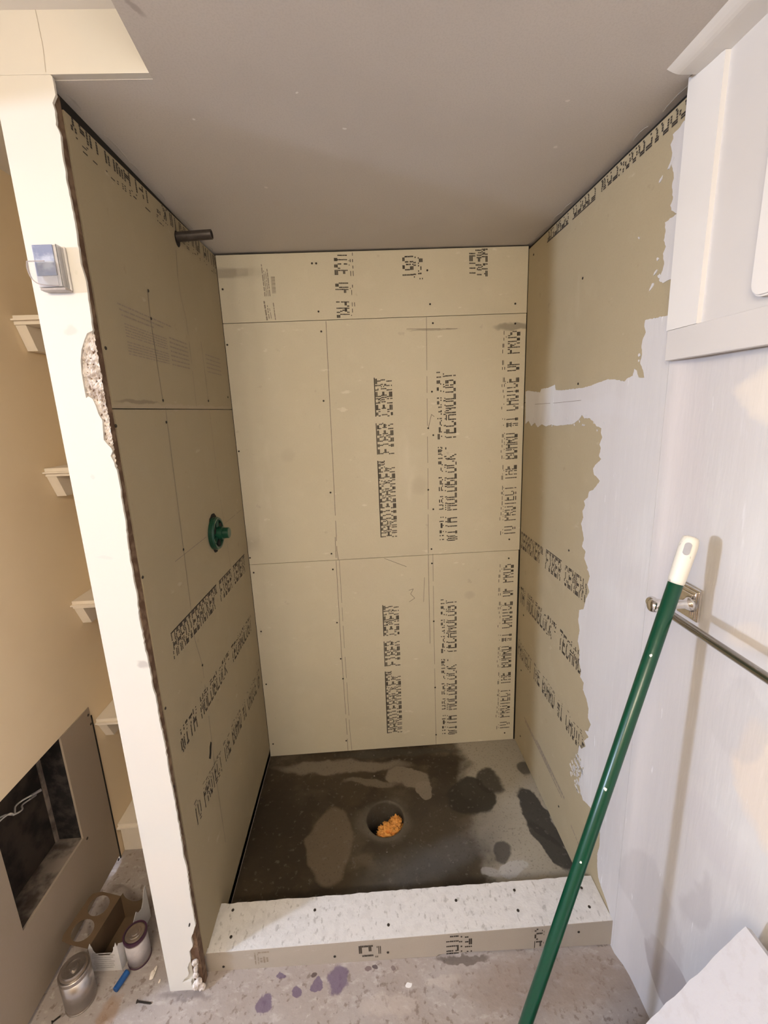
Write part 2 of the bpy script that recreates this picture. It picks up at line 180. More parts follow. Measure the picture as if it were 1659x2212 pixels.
def lathe(bm, base, axis, prof, n=32, cap=True, su=1.0):
    a, u, v = frame(axis); base = Vector(base); rings = []
    for (h, r) in prof:
        rings.append([bm.verts.new(base + a * h + (u * math.cos(2 * math.pi * i / n) * su + v * math.sin(2 * math.pi * i / n)) * max(r, 1e-5)) for i in range(n)])
    for p, q in zip(rings, rings[1:]):
        for i in range(n): bm.faces.new((p[i], p[(i + 1) % n], q[(i + 1) % n], q[i]))
    if cap:
        bm.faces.new(rings[0][::-1]); bm.faces.new(rings[-1])
    return bm
def tube(bm, pts, r, n=12):
    pts = [Vector(p) for p in pts]; rings = []
    for i, p in enumerate(pts):
        d = (pts[min(i + 1, len(pts) - 1)] - pts[max(i - 1, 0)])
        a, u, v = frame(d); rr = r[i] if isinstance(r, (list, tuple)) else r
        rings.append([bm.verts.new(p + (u * math.cos(2 * math.pi * k / n) + v * math.sin(2 * math.pi * k / n)) * rr) for k in range(n)])
    for p, q in zip(rings, rings[1:]):
        # align by nearest start
        best = min(range(n), key=lambda s: (p[0].co - q[s].co).length)
        for i in range(n): bm.faces.new((p[i], p[(i + 1) % n], q[(i + 1 + best) % n], q[(i + best) % n]))
    bm.faces.new(rings[0][::-1]); bm.faces.new(rings[-1]); return bm
def smoothpts(pts, k=6):
    out = []; P = [Vector(p) for p in pts]; P = [2 * P[0] - P[1]] + P + [2 * P[-1] - P[-2]]
    for i in range(1, len(P) - 2):
        for j in range(k):
            t = j / k; a, b, c, d = P[i - 1:i + 3]
            out.append(0.5 * ((2 * b) + (c - a) * t + (2 * a - 5 * b + 4 * c - d) * t * t + (3 * b - a - 3 * c + d) * t ** 3))
    out.append(P[-2]); return out
def ragged(pts, amp, step, seed=0):
    rnd = random.Random(seed); out = []
    for p, q in zip(pts, pts[1:]):
        n = max(1, int(math.dist(p, q) / step))
        for i in range(n):
            t = i / n; a = amp if i or out == [] else amp * 0.4
            out.append((p[0] + (q[0] - p[0]) * t + rnd.uniform(-a, a), p[1] + (q[1] - p[1]) * t + rnd.uniform(-a, a)))
    out.append(pts[-1]); return out
def slab(bm, uv, P, nrm, th):
    """polygon uv -> 3D with P(u,v); extruded th along -nrm"""
    n = Vector(nrm) * th
    f = [bm.verts.new(Vector(P(u, v))) for u, v in uv]; b = [bm.verts.new(x.co - n) for x in f]
    es = []
    for i in range(len(f)):
        j = (i + 1) % len(f); bm.faces.new((f[i], f[j], b[j], b[i]))
    for ring in (f, b):
        edges = [bm.edges.get((ring[i], ring[(i + 1) % len(ring)])) for i in range(len(ring))]
        bmesh.ops.triangle_fill(bm, edges=edges, use_beauty=True, use_dissolve=False)
    return bm
def ribbon(bm, pts, P, w, seed=0):
    """thin line of width w along 2D pts, mapped by P"""
    rnd = random.Random(seed)
    for a, b in zip(pts, pts[1:]):
        d = Vector((b[0] - a[0], b[1] - a[1])); L = d.length
        if L < 1e-6: continue
        n = Vector((-d.y, d.x)) / L * w / 2; k = max(1, int(L / 0.02))
        for i in range(k):
            if rnd.random() < 0.05: continue
            p = Vector(a) + d * i / k; q = Vector(a) + d * (i + 1) / k
            bm.faces.new([bm.verts.new(P(*x)) for x in (p - n, q - n, q + n, p + n)])
    return bm

# ---------------------------------------------------------------- dot-matrix print
FONT = {
 'A': '01110 10001 10001 11111 10001 10001 10001', 'B': '11110 10001 10001 11110 10001 10001 11110', 'C': '01110 10001 10000 10000 10000 10001 01110',
 'D': '11110 10001 10001 10001 10001 10001 11110', 'E': '11111 10000 10000 11110 10000 10000 11111', 'F': '11111 10000 10000 11110 10000 10000 10000',
 'G': '01110 10001 10000 10111 10001 10001 01110', 'H': '10001 10001 10001 11111 10001 10001 10001', 'I': '01110 00100 00100 00100 00100 00100 01110',
 'K': '10001 10010 10100 11000 10100 10010 10001', 'L': '10000 10000 10000 10000 10000 10000 11111', 'M': '10001 11011 10101 10101 10001 10001 10001',
 'N': '10001 11001 10101 10101 10011 10001 10001', 'O': '01110 10001 10001 10001 10001 10001 01110', 'P': '11110 10001 10001 11110 10000 10000 10000',
 'R': '11110 10001 10001 11110 10100 10010 10001', 'S': '01111 10000 10000 01110 00001 00001 11110', 'T': '11111 00100 00100 00100 00100 00100 00100',
 'W': '10001 10001 10001 10101 10101 10101 01010', 'Y': '10001 10001 01010 00100 00100 00100 00100', '#': '01010 01010 11111 01010 11111 01010 01010',
 '1': '00100 01100 00100 00100 00100 00100 01110', '*': '11101 01011 01011 00000 00000 00000 00000', ' ': '00000 ' * 6 + '00000', 'U': '10001 10001 10001 10001 10001 10001 01110'}
def dotprint(bm, text, o, e, t, P, style=1, seed=0, clip=None, rows=16):
    """o,e baseline start/end (2D), t = top of the start; P maps (u,v) to 3D"""
    rnd = random.Random(seed); o = Vector(o); e = Vector(e); t = Vector(t)
    N = len(text) * 6; U_ = (e - o) / N; V_ = (t - o)
    grid = [[0] * N for _ in range(7)]
    for ci, ch in enumerate(text):
        g = FONT[ch].split()
        for r in range(7):
            for c in range(5): grid[r][ci * 6 + c] = int(g[r][c])
    for r in range(rows):
        fr = min(6, int(r * 7 / (rows - (1 if style != 2 else 0)))); off = 0.0; hh = 0.42; keep = 0.97
        v0 = 1 - (r + 0.5) / rows
        if style == 1:
            if r == 0: fr = -1
            off = (0.0, 0.8, -0.6)[min(2, r * 3 // rows)]; hh = 0.40
            if r in (5, 10): keep = 0.6
        if style == 2:
            if r < 4: off = 1.4; keep = 0.8; v0 += 0.03
            elif r == 4: continue
            elif r < 7: off = 0.8; keep = 0.75
        if style == 3:
            if r < 4: off = 1.0; keep = 0.4; hh = 0.25
            elif r == 4: continue
        c = 0
        while c < N:
            on = (text[c // 6] != ' ' and c % 6 < 6) if fr < 0 else grid[fr][c]
            if not on: c += 1; continue
            c2 = c
            while c2 < N and ((text[c2 // 6] != ' ') if fr < 0 else grid[fr][c2]): c2 += 1
            if rnd.random() < keep:
                a = c + off + rnd.uniform(-.08, .08); b = c2 + off - (0.12 if c2 - c > 1 else -0.1)
                va = v0 - hh / rows * (1 + rnd.uniform(-.25, .25)); vb = v0 + hh / rows
                q = [o + U_ * a + V_ * va, o + U_ * b + V_ * va, o + U_ * b + V_ * vb, o + U_ * a + V_ * vb]
                if clip is None or all(clip(x) for x in q): bm.faces.new([bm.verts.new(P(*x)) for x in q])
            c = c2
    return bm

# ---------------------------------------------------------------- materials
def tan_board(name, base=(.68, .62, .475), axes=None, items=None):
    k = [base[i] / c for i, c in enumerate((.60, .55, .42))]; K = lambda c: tuple(c[i] * k[i] for i in range(3))
    t = NT(name, base, 0.75, 0, 0.25)
    t.mottle(3.0, K((.55, .50, .375)), 0.5, 0.35, 0.7)
    t.mottle(14, K((.64, .59, .46)), 0.35, 0.5, 0.75)
    t.mottle(260, K((.52, .47, .36)), 0.25, 0.45, 0.7)
    t.mottle(7, K((.70, .65, .53)), 0.35, 0.66, 0.78, stretch=(1, 1, .25), rot=(.5, .3, 0))
    t.mottle(24, K((.42, .36, .27)), 0.35, 0.665, 0.73, offset=4.0, detail=6); t.mottle(16, K((.78, .73, .62)), 0.45, 0.66, 0.74, stretch=(1, 1, 2.2), rot=(.3, .6, 0), offset=7.0, detail=6)
    if items: t.blobs(axes, items, 0.012, 25)
    t.bump(120, 0.12, 0.0008)
    return t.done()
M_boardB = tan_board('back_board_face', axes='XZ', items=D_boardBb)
M_boardL = tan_board('left_board_shaded', (.365, .305, .20), 'YZ', D_boardLb)  # same board as the back, base darkened to carry this wall's shade
M_boardR = tan_board('right_board_shaded', (.42, .35, .225))  # same board again, the side wall's dimmer light put into the base
M_ink = simple('black_ink', (.035, .028, .022), 0.8, amt=0.5, nscale=300, col2=(.09, .07, .055))
M_inkfaint = simple('faint_brown_ink', (.27, .22, .165), 0.85, amt=0.5, nscale=200, col2=(.36, .30, .23))
M_pencil = simple('pencil_grey', (.20, .165, .125), 0.7, amt=0.5, nscale=80, col2=(.3, .25, .19))
M_screw = simple('screw_head', (.05, .04, .032), 0.5, 0.5, amt=0.4)
M_dark = simple('dark_gap', (.02, .017, .013), 0.95, amt=0.3)

t = NT('joint_compound', (.69, .68, .665), 0.7, 0, 0.3)
t.mottle(2.2, (.61, .58, .56), 0.7, 0.38, 0.64, stretch=(1, 2.2, .7))
t.mottle(9, (.75, .73, .71), 0.5, 0.5, 0.72, stretch=(1, 3, .5), rot=(.35, 0, 0))
t.mottle(30, (.86, .85, .86), 0.4, 0.62, 0.74, stretch=(1, 3.5, .35), rot=(-.5, 0, 0))
t.mottle(1.6, (.60, .57, .56), 0.6, 0.45, 0.6, offset=1.0)
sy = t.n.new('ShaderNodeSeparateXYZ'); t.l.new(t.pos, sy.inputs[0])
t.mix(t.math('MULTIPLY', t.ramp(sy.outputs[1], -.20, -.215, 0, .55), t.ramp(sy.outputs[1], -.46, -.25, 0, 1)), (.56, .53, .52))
t.blobs('YZ', D_wallb, 0.07, 6)
t.mottle(22, (.92, .91, .91), 0.7, 0.70, 0.76, stretch=(1, 5, .5), rot=(.7, 0, 0), offset=3.0)
t.bump(16, 0.35, 0.003, stretch=(1, 3, .4)); t.bump(150, 0.10, 0.0006)
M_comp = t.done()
t = NT('cream_paint', (.67, .64, .58), 0.55, 0, 0.35); t.mottle(5, (.71, .65, .575), 0.5); t.blobs('XZ', D_jambb, 0.01, 40); t.bump(70, 0.12, 0.0008); M_cream = t.done()
t = NT('ceiling_paint', (.64, .595, .55), 0.85, 0, 0.2); t.mottle(3, (.60, .555, .51), 0.6); t.mottle(300, (.55, .51, .47), 0.4); t.blobs('XY', D_ceilb, 0.006, 60); t.bump(260, 0.12, 0.0006); M_ceil = t.done()
t = NT('beige_wall', (.93, .77, .54), 0.7, 0, 0.25); t.mottle(2.5, (.86, .69, .47), 0.5); t.bump(90, 0.08, 0.0006); M_beige = t.done()
t = NT('bare_wallboard', (.36, .295, .225), 0.85, 0, 0.15); t.mottle(4, (.38, .30, .235), 0.5); t.mottle(200, (.38, .31, .25), 0.3); M_drywall = t.done()
t = NT('white_trim', (.80, .77, .73), 0.45, 0, 0.4); t.mottle(6, (.77, .74, .70), 0.5); t.bump(60, 0.08, 0.0006); M_trim = t.done()
t = NT('shelf_paint', (.86, .77, .65), 0.5, 0, 0.4); t.mottle(12, (.83, .74, .62), 0.5); M_shelf = t.done()
t = NT('shower_pan_mortar', (.052, .038, .022), 0.58, 0, 0.3)
t.mottle(2.6, (.125, .10, .068), 0.8, 0.47, 0.60, stretch=(1, 1.9, 1), rot=(0, 0, .3), detail=6)
t.mottle(6, (.028, .02, .012), 0.8, 0.5, 0.62, offset=2.0, detail=7)
sp = t.n.new('ShaderNodeSeparateXYZ'); t.l.new(t.pos, sp.inputs[0])
edge = t.math('ADD', sp.outputs[0], t.math('MULTIPLY', t.noise(5, detail=5), 0.30))
t.mix(t.ramp(edge, 0.95, 1.02, 0, 0.92), (.36, .325, .265))
t.blobs('XY', D_pan, 0.05, 9)
t.mottle(60, (.20, .18, .155), 0.30, 0.60, 0.70); t.mottle(140, (.03, .026, .02), 0.35, 0.55, 0.7)
t.mottle(40, (.42, .40, .37), 0.7, 0.735, 0.76)
t.bump(12, 0.5, 0.004); t.bump(90, 0.25, 0.0012); M_pan = t.done()
t = NT('bare_concrete_floor', (.38, .335, .305), 0.8, 0, 0.25)
t.mottle(5, (.33, .275, .24), 0.8, 0.4, 0.62, detail=8); t.mottle(26, (.54, .49, .46), 0.5, 0.50, 0.68, detail=10, stretch=(1, 2.2, 1), rot=(0, 0, .6), rough=.68)
t.mottle(70, (.15, .11, .085), 0.6, 0.56, 0.68, detail=6); t.mottle(45, (.62, .57, .54), 0.5, 0.60, 0.72, offset=5.0, detail=9, rough=.7)
t.blobs('XY', D_floorb, 0.02, 30); t.bump(35, 0.6, 0.004, detail=8); M_floor = t.done()
t = NT('rough_cement_face', (.68, .66, .64), 0.8, 0, 0.25); t.mottle(45, (.58, .56, .54), 0.5, 0.45, 0.62, detail=6)
t.mottle(75, (.34, .32, .30), 0.6, 0.57, 0.68, stretch=(1.3, .75, 1), detail=8); t.mottle(130, (.75, .73, .69), 0.5, 0.6, 0.72); t.bump(160, 0.5, 0.0015, detail=6); M_rough = t.done()
t = NT('speckled_white_board', (.54, .53, .55), 0.8, 0, 0.2); t.mottle(60, (.50, .48, .49), 0.6, 0.5, 0.66, detail=6); t.mottle(25, (.45, .43, .47), 0.5, 0.70, 0.74, stretch=(1, 4, 1), rot=(0, .6, .4)); t.bump(110, 0.5, 0.0015, detail=6); M_white = t.done()
M_wood = simple('raw_brown_wood', (.11, .060, .035), 0.8, amt=0.8, nscale=45, col2=(.24, .16, .10), bump=0.4)
M_wood2 = simple('pale_brown_wood', (.50, .29, .16), 0.7, amt=0.5, nscale=40, col2=(.36, .20, .10), bump=0.3)
M_plaster = simple('broken_plaster', (.72, .66, .61), 0.85, amt=0.75, nscale=55, col2=(.30, .23, .18), bump=0.7)
M_green = simple('green_plastic', (.004, .050, .026), 0.3, amt=0.3, spec=0.5, nscale=20)
M_pole = simple('green_enamel', (.0, .050, .024), 0.28, amt=0.2, spec=0.5, nscale=12)
t = NT('worn_white_plastic', (.80, .76, .66), 0.45, 0, 0.4); t.mottle(60, (.35, .31, .26), 0.8, 0.62, 0.68, stretch=(1, 1, .35)); M_grip = t.done()
M_chrome = simple('chrome', (.78, .75, .72), 0.13, 1.0, amt=0.3, nscale=90, col2=(.5, .47, .44), bump=0.05)
M_pipe = simple('dull_dark_pipe', (.085, .070, .062), 0.42, 0.6, amt=0.4, nscale=50, col2=(.14, .12, .11), bump=0.2)
t = NT('clear_plastic', (.95, .95, .95), 0.08, 0, 0.5); t.b.inputs['Transmission Weight'].default_value = 0.95; t.b.inputs['IOR'].default_value = 1.3; M_clear = t.done()
M_blueface = simple('blue_grey_glossy_face', (.22, .25, .36), 0.15, amt=0.8, nscale=35, col2=(.55, .58, .68))
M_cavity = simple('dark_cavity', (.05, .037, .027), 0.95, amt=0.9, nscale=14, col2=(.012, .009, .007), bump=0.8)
M_ledge = simple('dusty_ledge', (.26, .21, .17), 0.9, amt=0.85, nscale=16, col2=(.06, .045, .035), bump=0.6)
M_cable = simple('white_cable', (.70, .67, .62), 0.5)
M_cablend = simple('grey_cable_end', (.28, .26, .26), 0.5)
M_cart = simple('white_cardboard', (.66, .64, .63), 0.8, amt=0.3, nscale=30)
M_cartin = simple('brown_cardboard', (.12, .075, .040), 0.9, amt=0.3, nscale=30)
M_label = simple('grey_print', (.40, .385, .37), 0.8, amt=0.6, nscale=120, col2=(.58, .56, .55))
M_tin = simple('scuffed_tin', (.48, .43, .39), 0.3, 0.9, amt=0.4, nscale=40, col2=(.28, .24, .21))
M_canlabel = simple('pale_can_label', (.52, .48, .48), 0.5, amt=0.5, nscale=45, col2=(.38, .35, .36))
M_purple = simple('dried_purple_primer', (.06, .022, .045), 0.35, amt=0.5, nscale=60)
M_blue = simple('blue_plastic', (.012, .08, .26), 0.4, amt=0.2)
M_orange = simple('orange_cloth', (.80, .36, .08), 0.9, amt=0.35, nscale=90, col2=(.88, .50, .18), bump=0.3)
M_red = simple('faded_red_cloth', (.30, .09, .05), 0.85, amt=0.4, nscale=60)
M_pink = simple('red_white', (.8, .78, .74), 0.8)

sbm = bmesh.new(); lathe(sbm, (0, 0, 0), (0, 0, 1), [(-.001, .0036), (.0005, .0034), (.0011, .0022), (.0006, .0009)], 10)
screw_me = bpy.data.meshes.new('screw'); sbm.to_mesh(screw_me); sbm.free(); screw_me.materials.append(M_screw)
def screws(parent, pts, P, nrm, s=1.0):
    q = Vector((0, 0, 1)).rotation_difference(Vector(nrm)).to_euler(); o3 = Vector(parent['_o'])
    for (u, v) in pts:
        o = bpy.data.objects.new('screw', screw_me); COL.objects.link(o); o.parent = parent
        o.location = Vector(P(u, v)) - o3; o.rotation_euler = q; o.scale = (s, s, 1)
# ---------------------------------------------------------------- the setting
def quad(bm, pts): bm.faces.new([bm.verts.new(p) for p in pts]); return bm
# room floor, gently sloping to the right
bm = bmesh.new()
xs = [-3.2, XL, -0.089, 0.0, W, W + .15]
pl = [(-3.2, -3.0), (W + .15, -3.0), (W + .15, YC2 + .012), (0, YC2 + .012), (0, .62), (-3.2, .62)]
slab(bm, pl, lambda u, v: (u, v, FZ(u)), (0, 0, 1), 0.08); obj('floor', bm, M_floor, props=S)
# ceiling: high part on the left, lowered part over the shower
HB = 2.148
bm = bmesh.new(); box(bm, (-3.2, -3.0, HB), (W + .3, YJ, HB + .06)); box(bm, (-3.2, YJ, HB), (-.03, .62, HB + .06)); obj('ceiling', bm, M_trim, props=S)
bm = bmesh.new()
slab(bm, [(0, YJ + .0125), (.1632, YJ + .0125), (.1632, YJ), (.174, -.36), (.181, -1.25), (W + .1, -1.25), (W + .1, BY(W) + .05), (-.02, BY(0) + .05), (-.02, YJ + .0125)],
     lambda u, v: (u, v, H + .0862), (0, 0, 1), 0.0862); obj('ceiling', bm, M_ceil, props=S)
# cloth-like ragged cut edges of the lowered ceiling where it meets the boards
# dark liners added behind the boards to darken the gaps, then the back wall
obj('wall_gap_liner', BX((-.0262, -.204, 0), (-.0130, DP + .01, H)), M_dark, props=S)
obj('wall_gap_liner', BX((W + .0132, -.2035, 0), (W + .03, DP + .02, H)), M_dark, props=S)
obj('wall_back', BX((-.5, BY(0) + .02, -.1), (W + .2, BY(0) + .10, 2.2)), M_dark, props=S)
# wall_left of the room, painted upper part
bm = bmesh.new(); box(bm, (XL - .09, -.39, .633), (XL, .56, 2.2)); box(bm, (XL - .09, .125, .0), (XL - .0, .56, .633)); box(bm, (XL - .09, -1.7, 1.985), (XL, -.39, 2.148)); box(bm, (XL - .09, -3.0, 0), (XL, -1.7, 2.148))  # box over the opening is unseen, added to keep cool_lamp off the ceiling
obj('wall_left', bm, M_beige, props=S)
obj('wall_nook', BX((XL, .46, .0), (-.089, .55, 2.148)), M_beige, props=S)
# other room walls, behind and beside the camera
obj('wall_front', BX((-3.2, -3.08, 0), (W + .2, -3.0, 2.2)), M_drywall, props=S)
obj('wall_far_left', BX((-3.28, -3.0, 0), (-3.2, .62, 2.2)), M_drywall, props=S)
obj('wall_side', BX((-3.2, .56, 0), (XL - .09, .62, 2.2)), M_drywall, props=S)
# wall_right: skim coated wall with a taped hump where the old wall meets the shower board
bm = bmesh.new()
ys = [-.204, -.214, -.226, -.240, -.262, -.30, -.36, -.45, -.6, -.8, -1.1, -1.6, -3.0]
dx = {-.204: -.0012, -.214: -.0010, -.226: .003, -.240: .0080, -.262: .0115, -.30: .0120}
zs = [-.02 + i * .05 for i in range(44)] + [2.2]
gr = [[bm.verts.new((W + dx.get(y, .010 if y > -.5 else .006) + (0.0009 * noise.noise(Vector((y * 9, z * 5, 0))) if y < -.22 else 0), y, z)) for z in zs] for y in ys]
for a, b in zip(gr, gr[1:]):
    for i in range(len(zs) - 1): bm.faces.new((a[i], a[i + 1], b[i + 1], b[i]))
bk = [[bm.verts.new((W + .12, y, z)) for z in (zs[0], zs[-1])] for y in (ys[0], ys[-1])]
bm.faces.new((bk[0][0], bk[0][1], bk[1][1], bk[1][0]))
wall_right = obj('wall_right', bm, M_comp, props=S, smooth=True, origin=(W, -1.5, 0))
# partition beside the shower and its cream jamb face
obj('wall_partition', BX((-.089, YJ + .0055, .0), (-.0265, .56, 2.148)), M_cream, props=S)
jt = ragged(D_jamb, .0006, .006, 1); gg = D_gouge; j2 = ragged(D_jamb2, .0009, .006, 2)
poly = [(-.0895, FZ(-.09) - .002), (-.0895, H + .0005), (.004, H + .0005)] + jt + list(gg) + j2 + [(-.012, FZ(0))]
bm = bmesh.new(); slab(bm, poly, lambda u, v: (u, YJ, v), (0, -1, 0), .0050)
obj('wall_header', BX((-.0895, YJ, H + .0008), (.1635, YJ + .012, HB)), M_cream, props=S)
jamb = obj('wall_jamb', bm, M_cream, props=S, origin=(-.04, YJ, .03))
bm = bmesh.new(); ribbon(bm, [(-.0025, H + .004), (.0, 2.10), (-.002, HB)], lambda u, v: (u, YJ - .0004, v), .0008)
obj('plaster_crack', bm, simple('crack_tan', (.42, .36, .29)), parent=jamb)
# exposed framing behind the torn jamb edge
bm = BX((-.0262, YJ + .0055, FZ(0)), (-.0022, -.2052, H - .014), .001)
wood = obj('corner_stud', bm, M_wood, props=dict(label='exposed brown wooden stud edge behind the torn left jamb', category='wood stud'))
# broken plaster inside the gouge
def lumpy(u0, u1, v0, v1, y, amp, nu, nv, seed, mask=None):
    bm = bmesh.new(); g = []
    for i in range(nu + 1):
        g.append([bm.verts.new((u0 + (u1 - u0) * i / nu, y - amp * (noise.noise(Vector((i * .9 + seed, j * .55, seed))) + .6 * noise.noise(Vector((i * 2.1, j * 1.7, seed)))), v0 + (v1 - v0) * j / nv)) for j in range(nv + 1)])
    for i in range(nu):
        for j in range(nv): bm.faces.new((g[i][j], g[i][j + 1], g[i + 1][j + 1], g[i + 1][j]))
    return bm
vz = [v for u, v in gg]; uz = [u for u, v in gg]
bm = lumpy(min(uz) - .003, .001, min(vz) - .01, max(vz) + .004, YJ + .0040, .0045, 16, 90, 3)
obj('broken_plaster', bm, M_plaster, parent=jamb, props=dict(label='crumbled grey and white plaster in the torn gap'))
bm = bmesh.new(); rnd = random.Random(5)
for (u, v, s) in [(-.026, .050, .010), (-.019, .062, .008), (-.024, .085, .007), (-.020, .128, .008), (-.014, .043, .009), (-.030, .043, .007), (-.022, .105, .006)]:
    mtx = Matrix.Translation((u + .008, YJ - .001, v)) @ Matrix.Diagonal((s, .006, s * 1.3, 1)); r = bmesh.ops.create_icosphere(bm, subdivisions=2, radius=1, matrix=mtx)
    for q in r['verts']: q.co += Vector((rnd.uniform(-1, 1), rnd.uniform(-1, 1), rnd.uniform(-1, 1))) * s * .22
obj('plaster_crumbs', bm, M_plaster, parent=jamb)
# lower wallboard on the left wall with its rectangular cut-out
y0, y1, zt, zb, hy0, hy1, hz = -.39, .122, .632, FZ(XL), -.236, -.0045, .281
bm = bmesh.new(); T = .004
box(bm, (XL - T, hy1, zb + .014), (XL + .002, y1, zt)); box(bm, (XL - T, y0, zb + .014), (XL + .002, hy0, zt)); box(bm, (XL - T, hy0, zb + .014), (XL + .002, hy1, hz))
wb = obj('wallboard_panel', bm, M_drywall, props=dict(label='bare brown-grey wallboard low on the left wall with a rectangular cut-out', category='wallboard'))
# cavity behind the cut-out
bm = bmesh.new(); cx = XL - .078
quad(bm, [(cx, -.385, .1), (cx, .001, .1), (cx, .001, .8), (cx, -.385, .8)]); quad(bm, [(cx, -.385, .1), (XL - .006, -.385, .1), (XL - .006, -.385, .8), (cx, -.385, .8)])
quad(bm, [(cx, -.385, .70), (XL - .091, -.385, .70), (XL - .091, .001, .70), (cx, .001, .70)])
cav = obj('wall_cavity', bm, M_cavity, props=S)
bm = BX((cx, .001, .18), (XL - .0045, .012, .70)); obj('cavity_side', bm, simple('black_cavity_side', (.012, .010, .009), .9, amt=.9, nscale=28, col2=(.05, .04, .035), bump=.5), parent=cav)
obj('cavity_ledge', BX((cx, -.385, .20), (XL - .0045, .001, .2795), .002), M_ledge, parent=cav, props=dict(label='dusty grey masonry ledge'))
obj('cavity_post', BX((cx + .0005, -.011, .2795), (cx + .006, .0005, .70), .001), M_ledge, parent=cav)
# screws, then a dark strip drawn as the crack at the wallboard edge
screws(wb, [p for p in D_sc_board if p[1] < .63], lambda u, v: (XL + .0022, u, v), (1, 0, 0), 1.2)
obj('crack_strip', BX((XL + .0003, .1225, FZ(XL)), (XL + .003, .1275, .60)), M_dark, props=S)

# ---------------------------------------------------------------- cement boards
def PB(u, v): return (u, BY(u) - .0005, v)
def PLw(u, v): return (.0005, u, v)
def PR(u, v): return (W - .0005, u, v)
TX = D_text
def prints(parent, items, P, name='printed_text', mat=None):
    for i, (text, key, style, clip) in enumerate(items):
        o, e, t_ = TX[key] if isinstance(key, str) else key
        o = Vector(o); e = Vector(e); up = Vector(t_) - o; st = (e - o) / len(text); k = 0
        for wn, word in enumerate(text.split(' ')):
            a = o + st * k; b = a + st * len(word); k += len(word) + 1
            if not word: continue
            bm = bmesh.new(); dotprint(bm, word, a, b, a + up, P, style, seed=len(text) * 7 + i + wn * 31, clip=clip)
            if len(bm.faces): obj(name, bm, mat or M_ink, parent=parent)
            else: bm.free()
def lines(parent, ls, P, w=.0016, mat=None, name='pencil_line'):
    for i, l in enumerate(ls):
        bm = bmesh.new(); ribbon(bm, l, P, w * (1 if i % 2 else 1.25), i); obj(name, bm, mat or M_pencil, parent=parent)
T = .0127
def backboard(z0, z1l, z1r, x0, x1, label, z0r=None):
    bm = bmesh.new(); z0r = z0 if z0r is None else z0r
    slab(bm, [(x0, z0), (x1, z0r), (x1, z1r), ((x0 + x1) / 2, (z1l + z1r) / 2), (x0, z1l)], lambda u, v: (u, BY(u), v), (0, -1, 0), T)
    return obj('cement_board', bm, M_boardB, props=dict(label=label, category='cement board', group='cement boards lining the shower walls'), origin=((x0 + x1) / 2, BY(.5), z0))
topb = backboard(1.8295, H - .008, H - .005, .0015, W - .002, 'short tan cement board strip across the top of the shower back wall', 1.8315)
midb = backboard(.912, 1.8275, 1.8295, .0015, W - .003, 'tan cement board in the middle of the shower back wall with three upright print lines', .913)
lowb = backboard(.0, .910, .911, .0015, W - .0065, 'tan cement board at the bottom of the shower back wall, standing on the pan')
HBK, MBT, PRO = 'HARDIEBACKER* FIBER CEMENT', 'WITH MOLDBLOCK* TECHNOLOGY', 'TO PROTECT THE BOARD #1 CHOICE OF PROS'
prints(midb, [(HBK, 'b_mid_1', 1, None), (MBT, 'b_mid_2', 2, None), (PRO, 'b_mid_3', 3, None)], PB)
prints(lowb, [(HBK, 'b_low_1', 1, None), (MBT, 'b_low_2', 2, None), (PRO, 'b_low_3', 3, None)], PB)
ctop = lambda p: 1.832 < p.y < H - .009
def span(o, e, t_, n, cw, back=0):   # baseline through o->e with n chars of width cw starting `back` chars before
    d = (Vector(e) - Vector(o)).normalized(); o2 = Vector(o) - d * cw * back
    return (tuple(o2), tuple(o2 + d * cw * n), tuple(o2 + Vector(t_) - Vector(o)))
prints(topb, [('CHOICE OF PROS', span(*TX['b_top_1'], 14, .0209, 2.0), 3, ctop), ('TECHNOLOGY', span(*TX['b_top_2'], 10, .0256, 6.1), 2, ctop),
              ('FIBER CEMENT', span(*TX['b_top_3'], 12, .024, 7.55), 1, ctop)], PB)
screws(topb, D_sc_b_top, PB, (0, -1, 0)); screws(midb, D_sc_b_mid, PB, (0, -1, 0)); screws(lowb, D_sc_b_low, PB, (0, -1, 0))
lines(midb, D_pl_b_mid, PB); lines(lowb, D_pl_b_low, PB, .0015)
# small upright product print on the top board
def smallprint(parent, items, P, name='small_print'):
    bm = bmesh.new(); rnd = random.Random(11)
    for (a, b, w) in items:
        a = Vector(a); b = Vector(b); d = b - a; L = d.length; n = Vector((-d.y, d.x)) / L * w / 2; s = 0
        while s < L:
            l = rnd.uniform(.006, .022); e = min(L, s + l); p = a + d * s / L; q = a + d * e / L
            bm.faces.new([bm.verts.new(P(*x)) for x in (p - n, q - n, q + n, p + n)]); s = e + rnd.uniform(.001, .004)
    obj(name, bm, M_inkfaint, parent=parent)
smallprint(topb, [((.160, 1.835), (.155, 1.90), .005), ((.168, 1.84), (.165, 1.885), .003), ((.176, 1.84), (.172, 1.875), .002), ((.190, 1.835), (.187, 1.895), .003),
                  ((.160, 1.915), (.157, 2.02), .003), ((.166, 1.915), (.163, 2.0), .002), ((.172, 1.915), (.169, 1.995), .002), ((.178, 1.915), (.175, 2.005), .003)], PB)
bm = bmesh.new(); rnd = random.Random(3)
for i in range(14):
    z = 1.925 + i * .004; quad(bm, [PB(.186, z), PB(.200, z), PB(.200, z + rnd.uniform(.001, .003)), PB(.186, z + .0018)])
obj('barcode_print', bm, M_inkfaint, parent=topb)
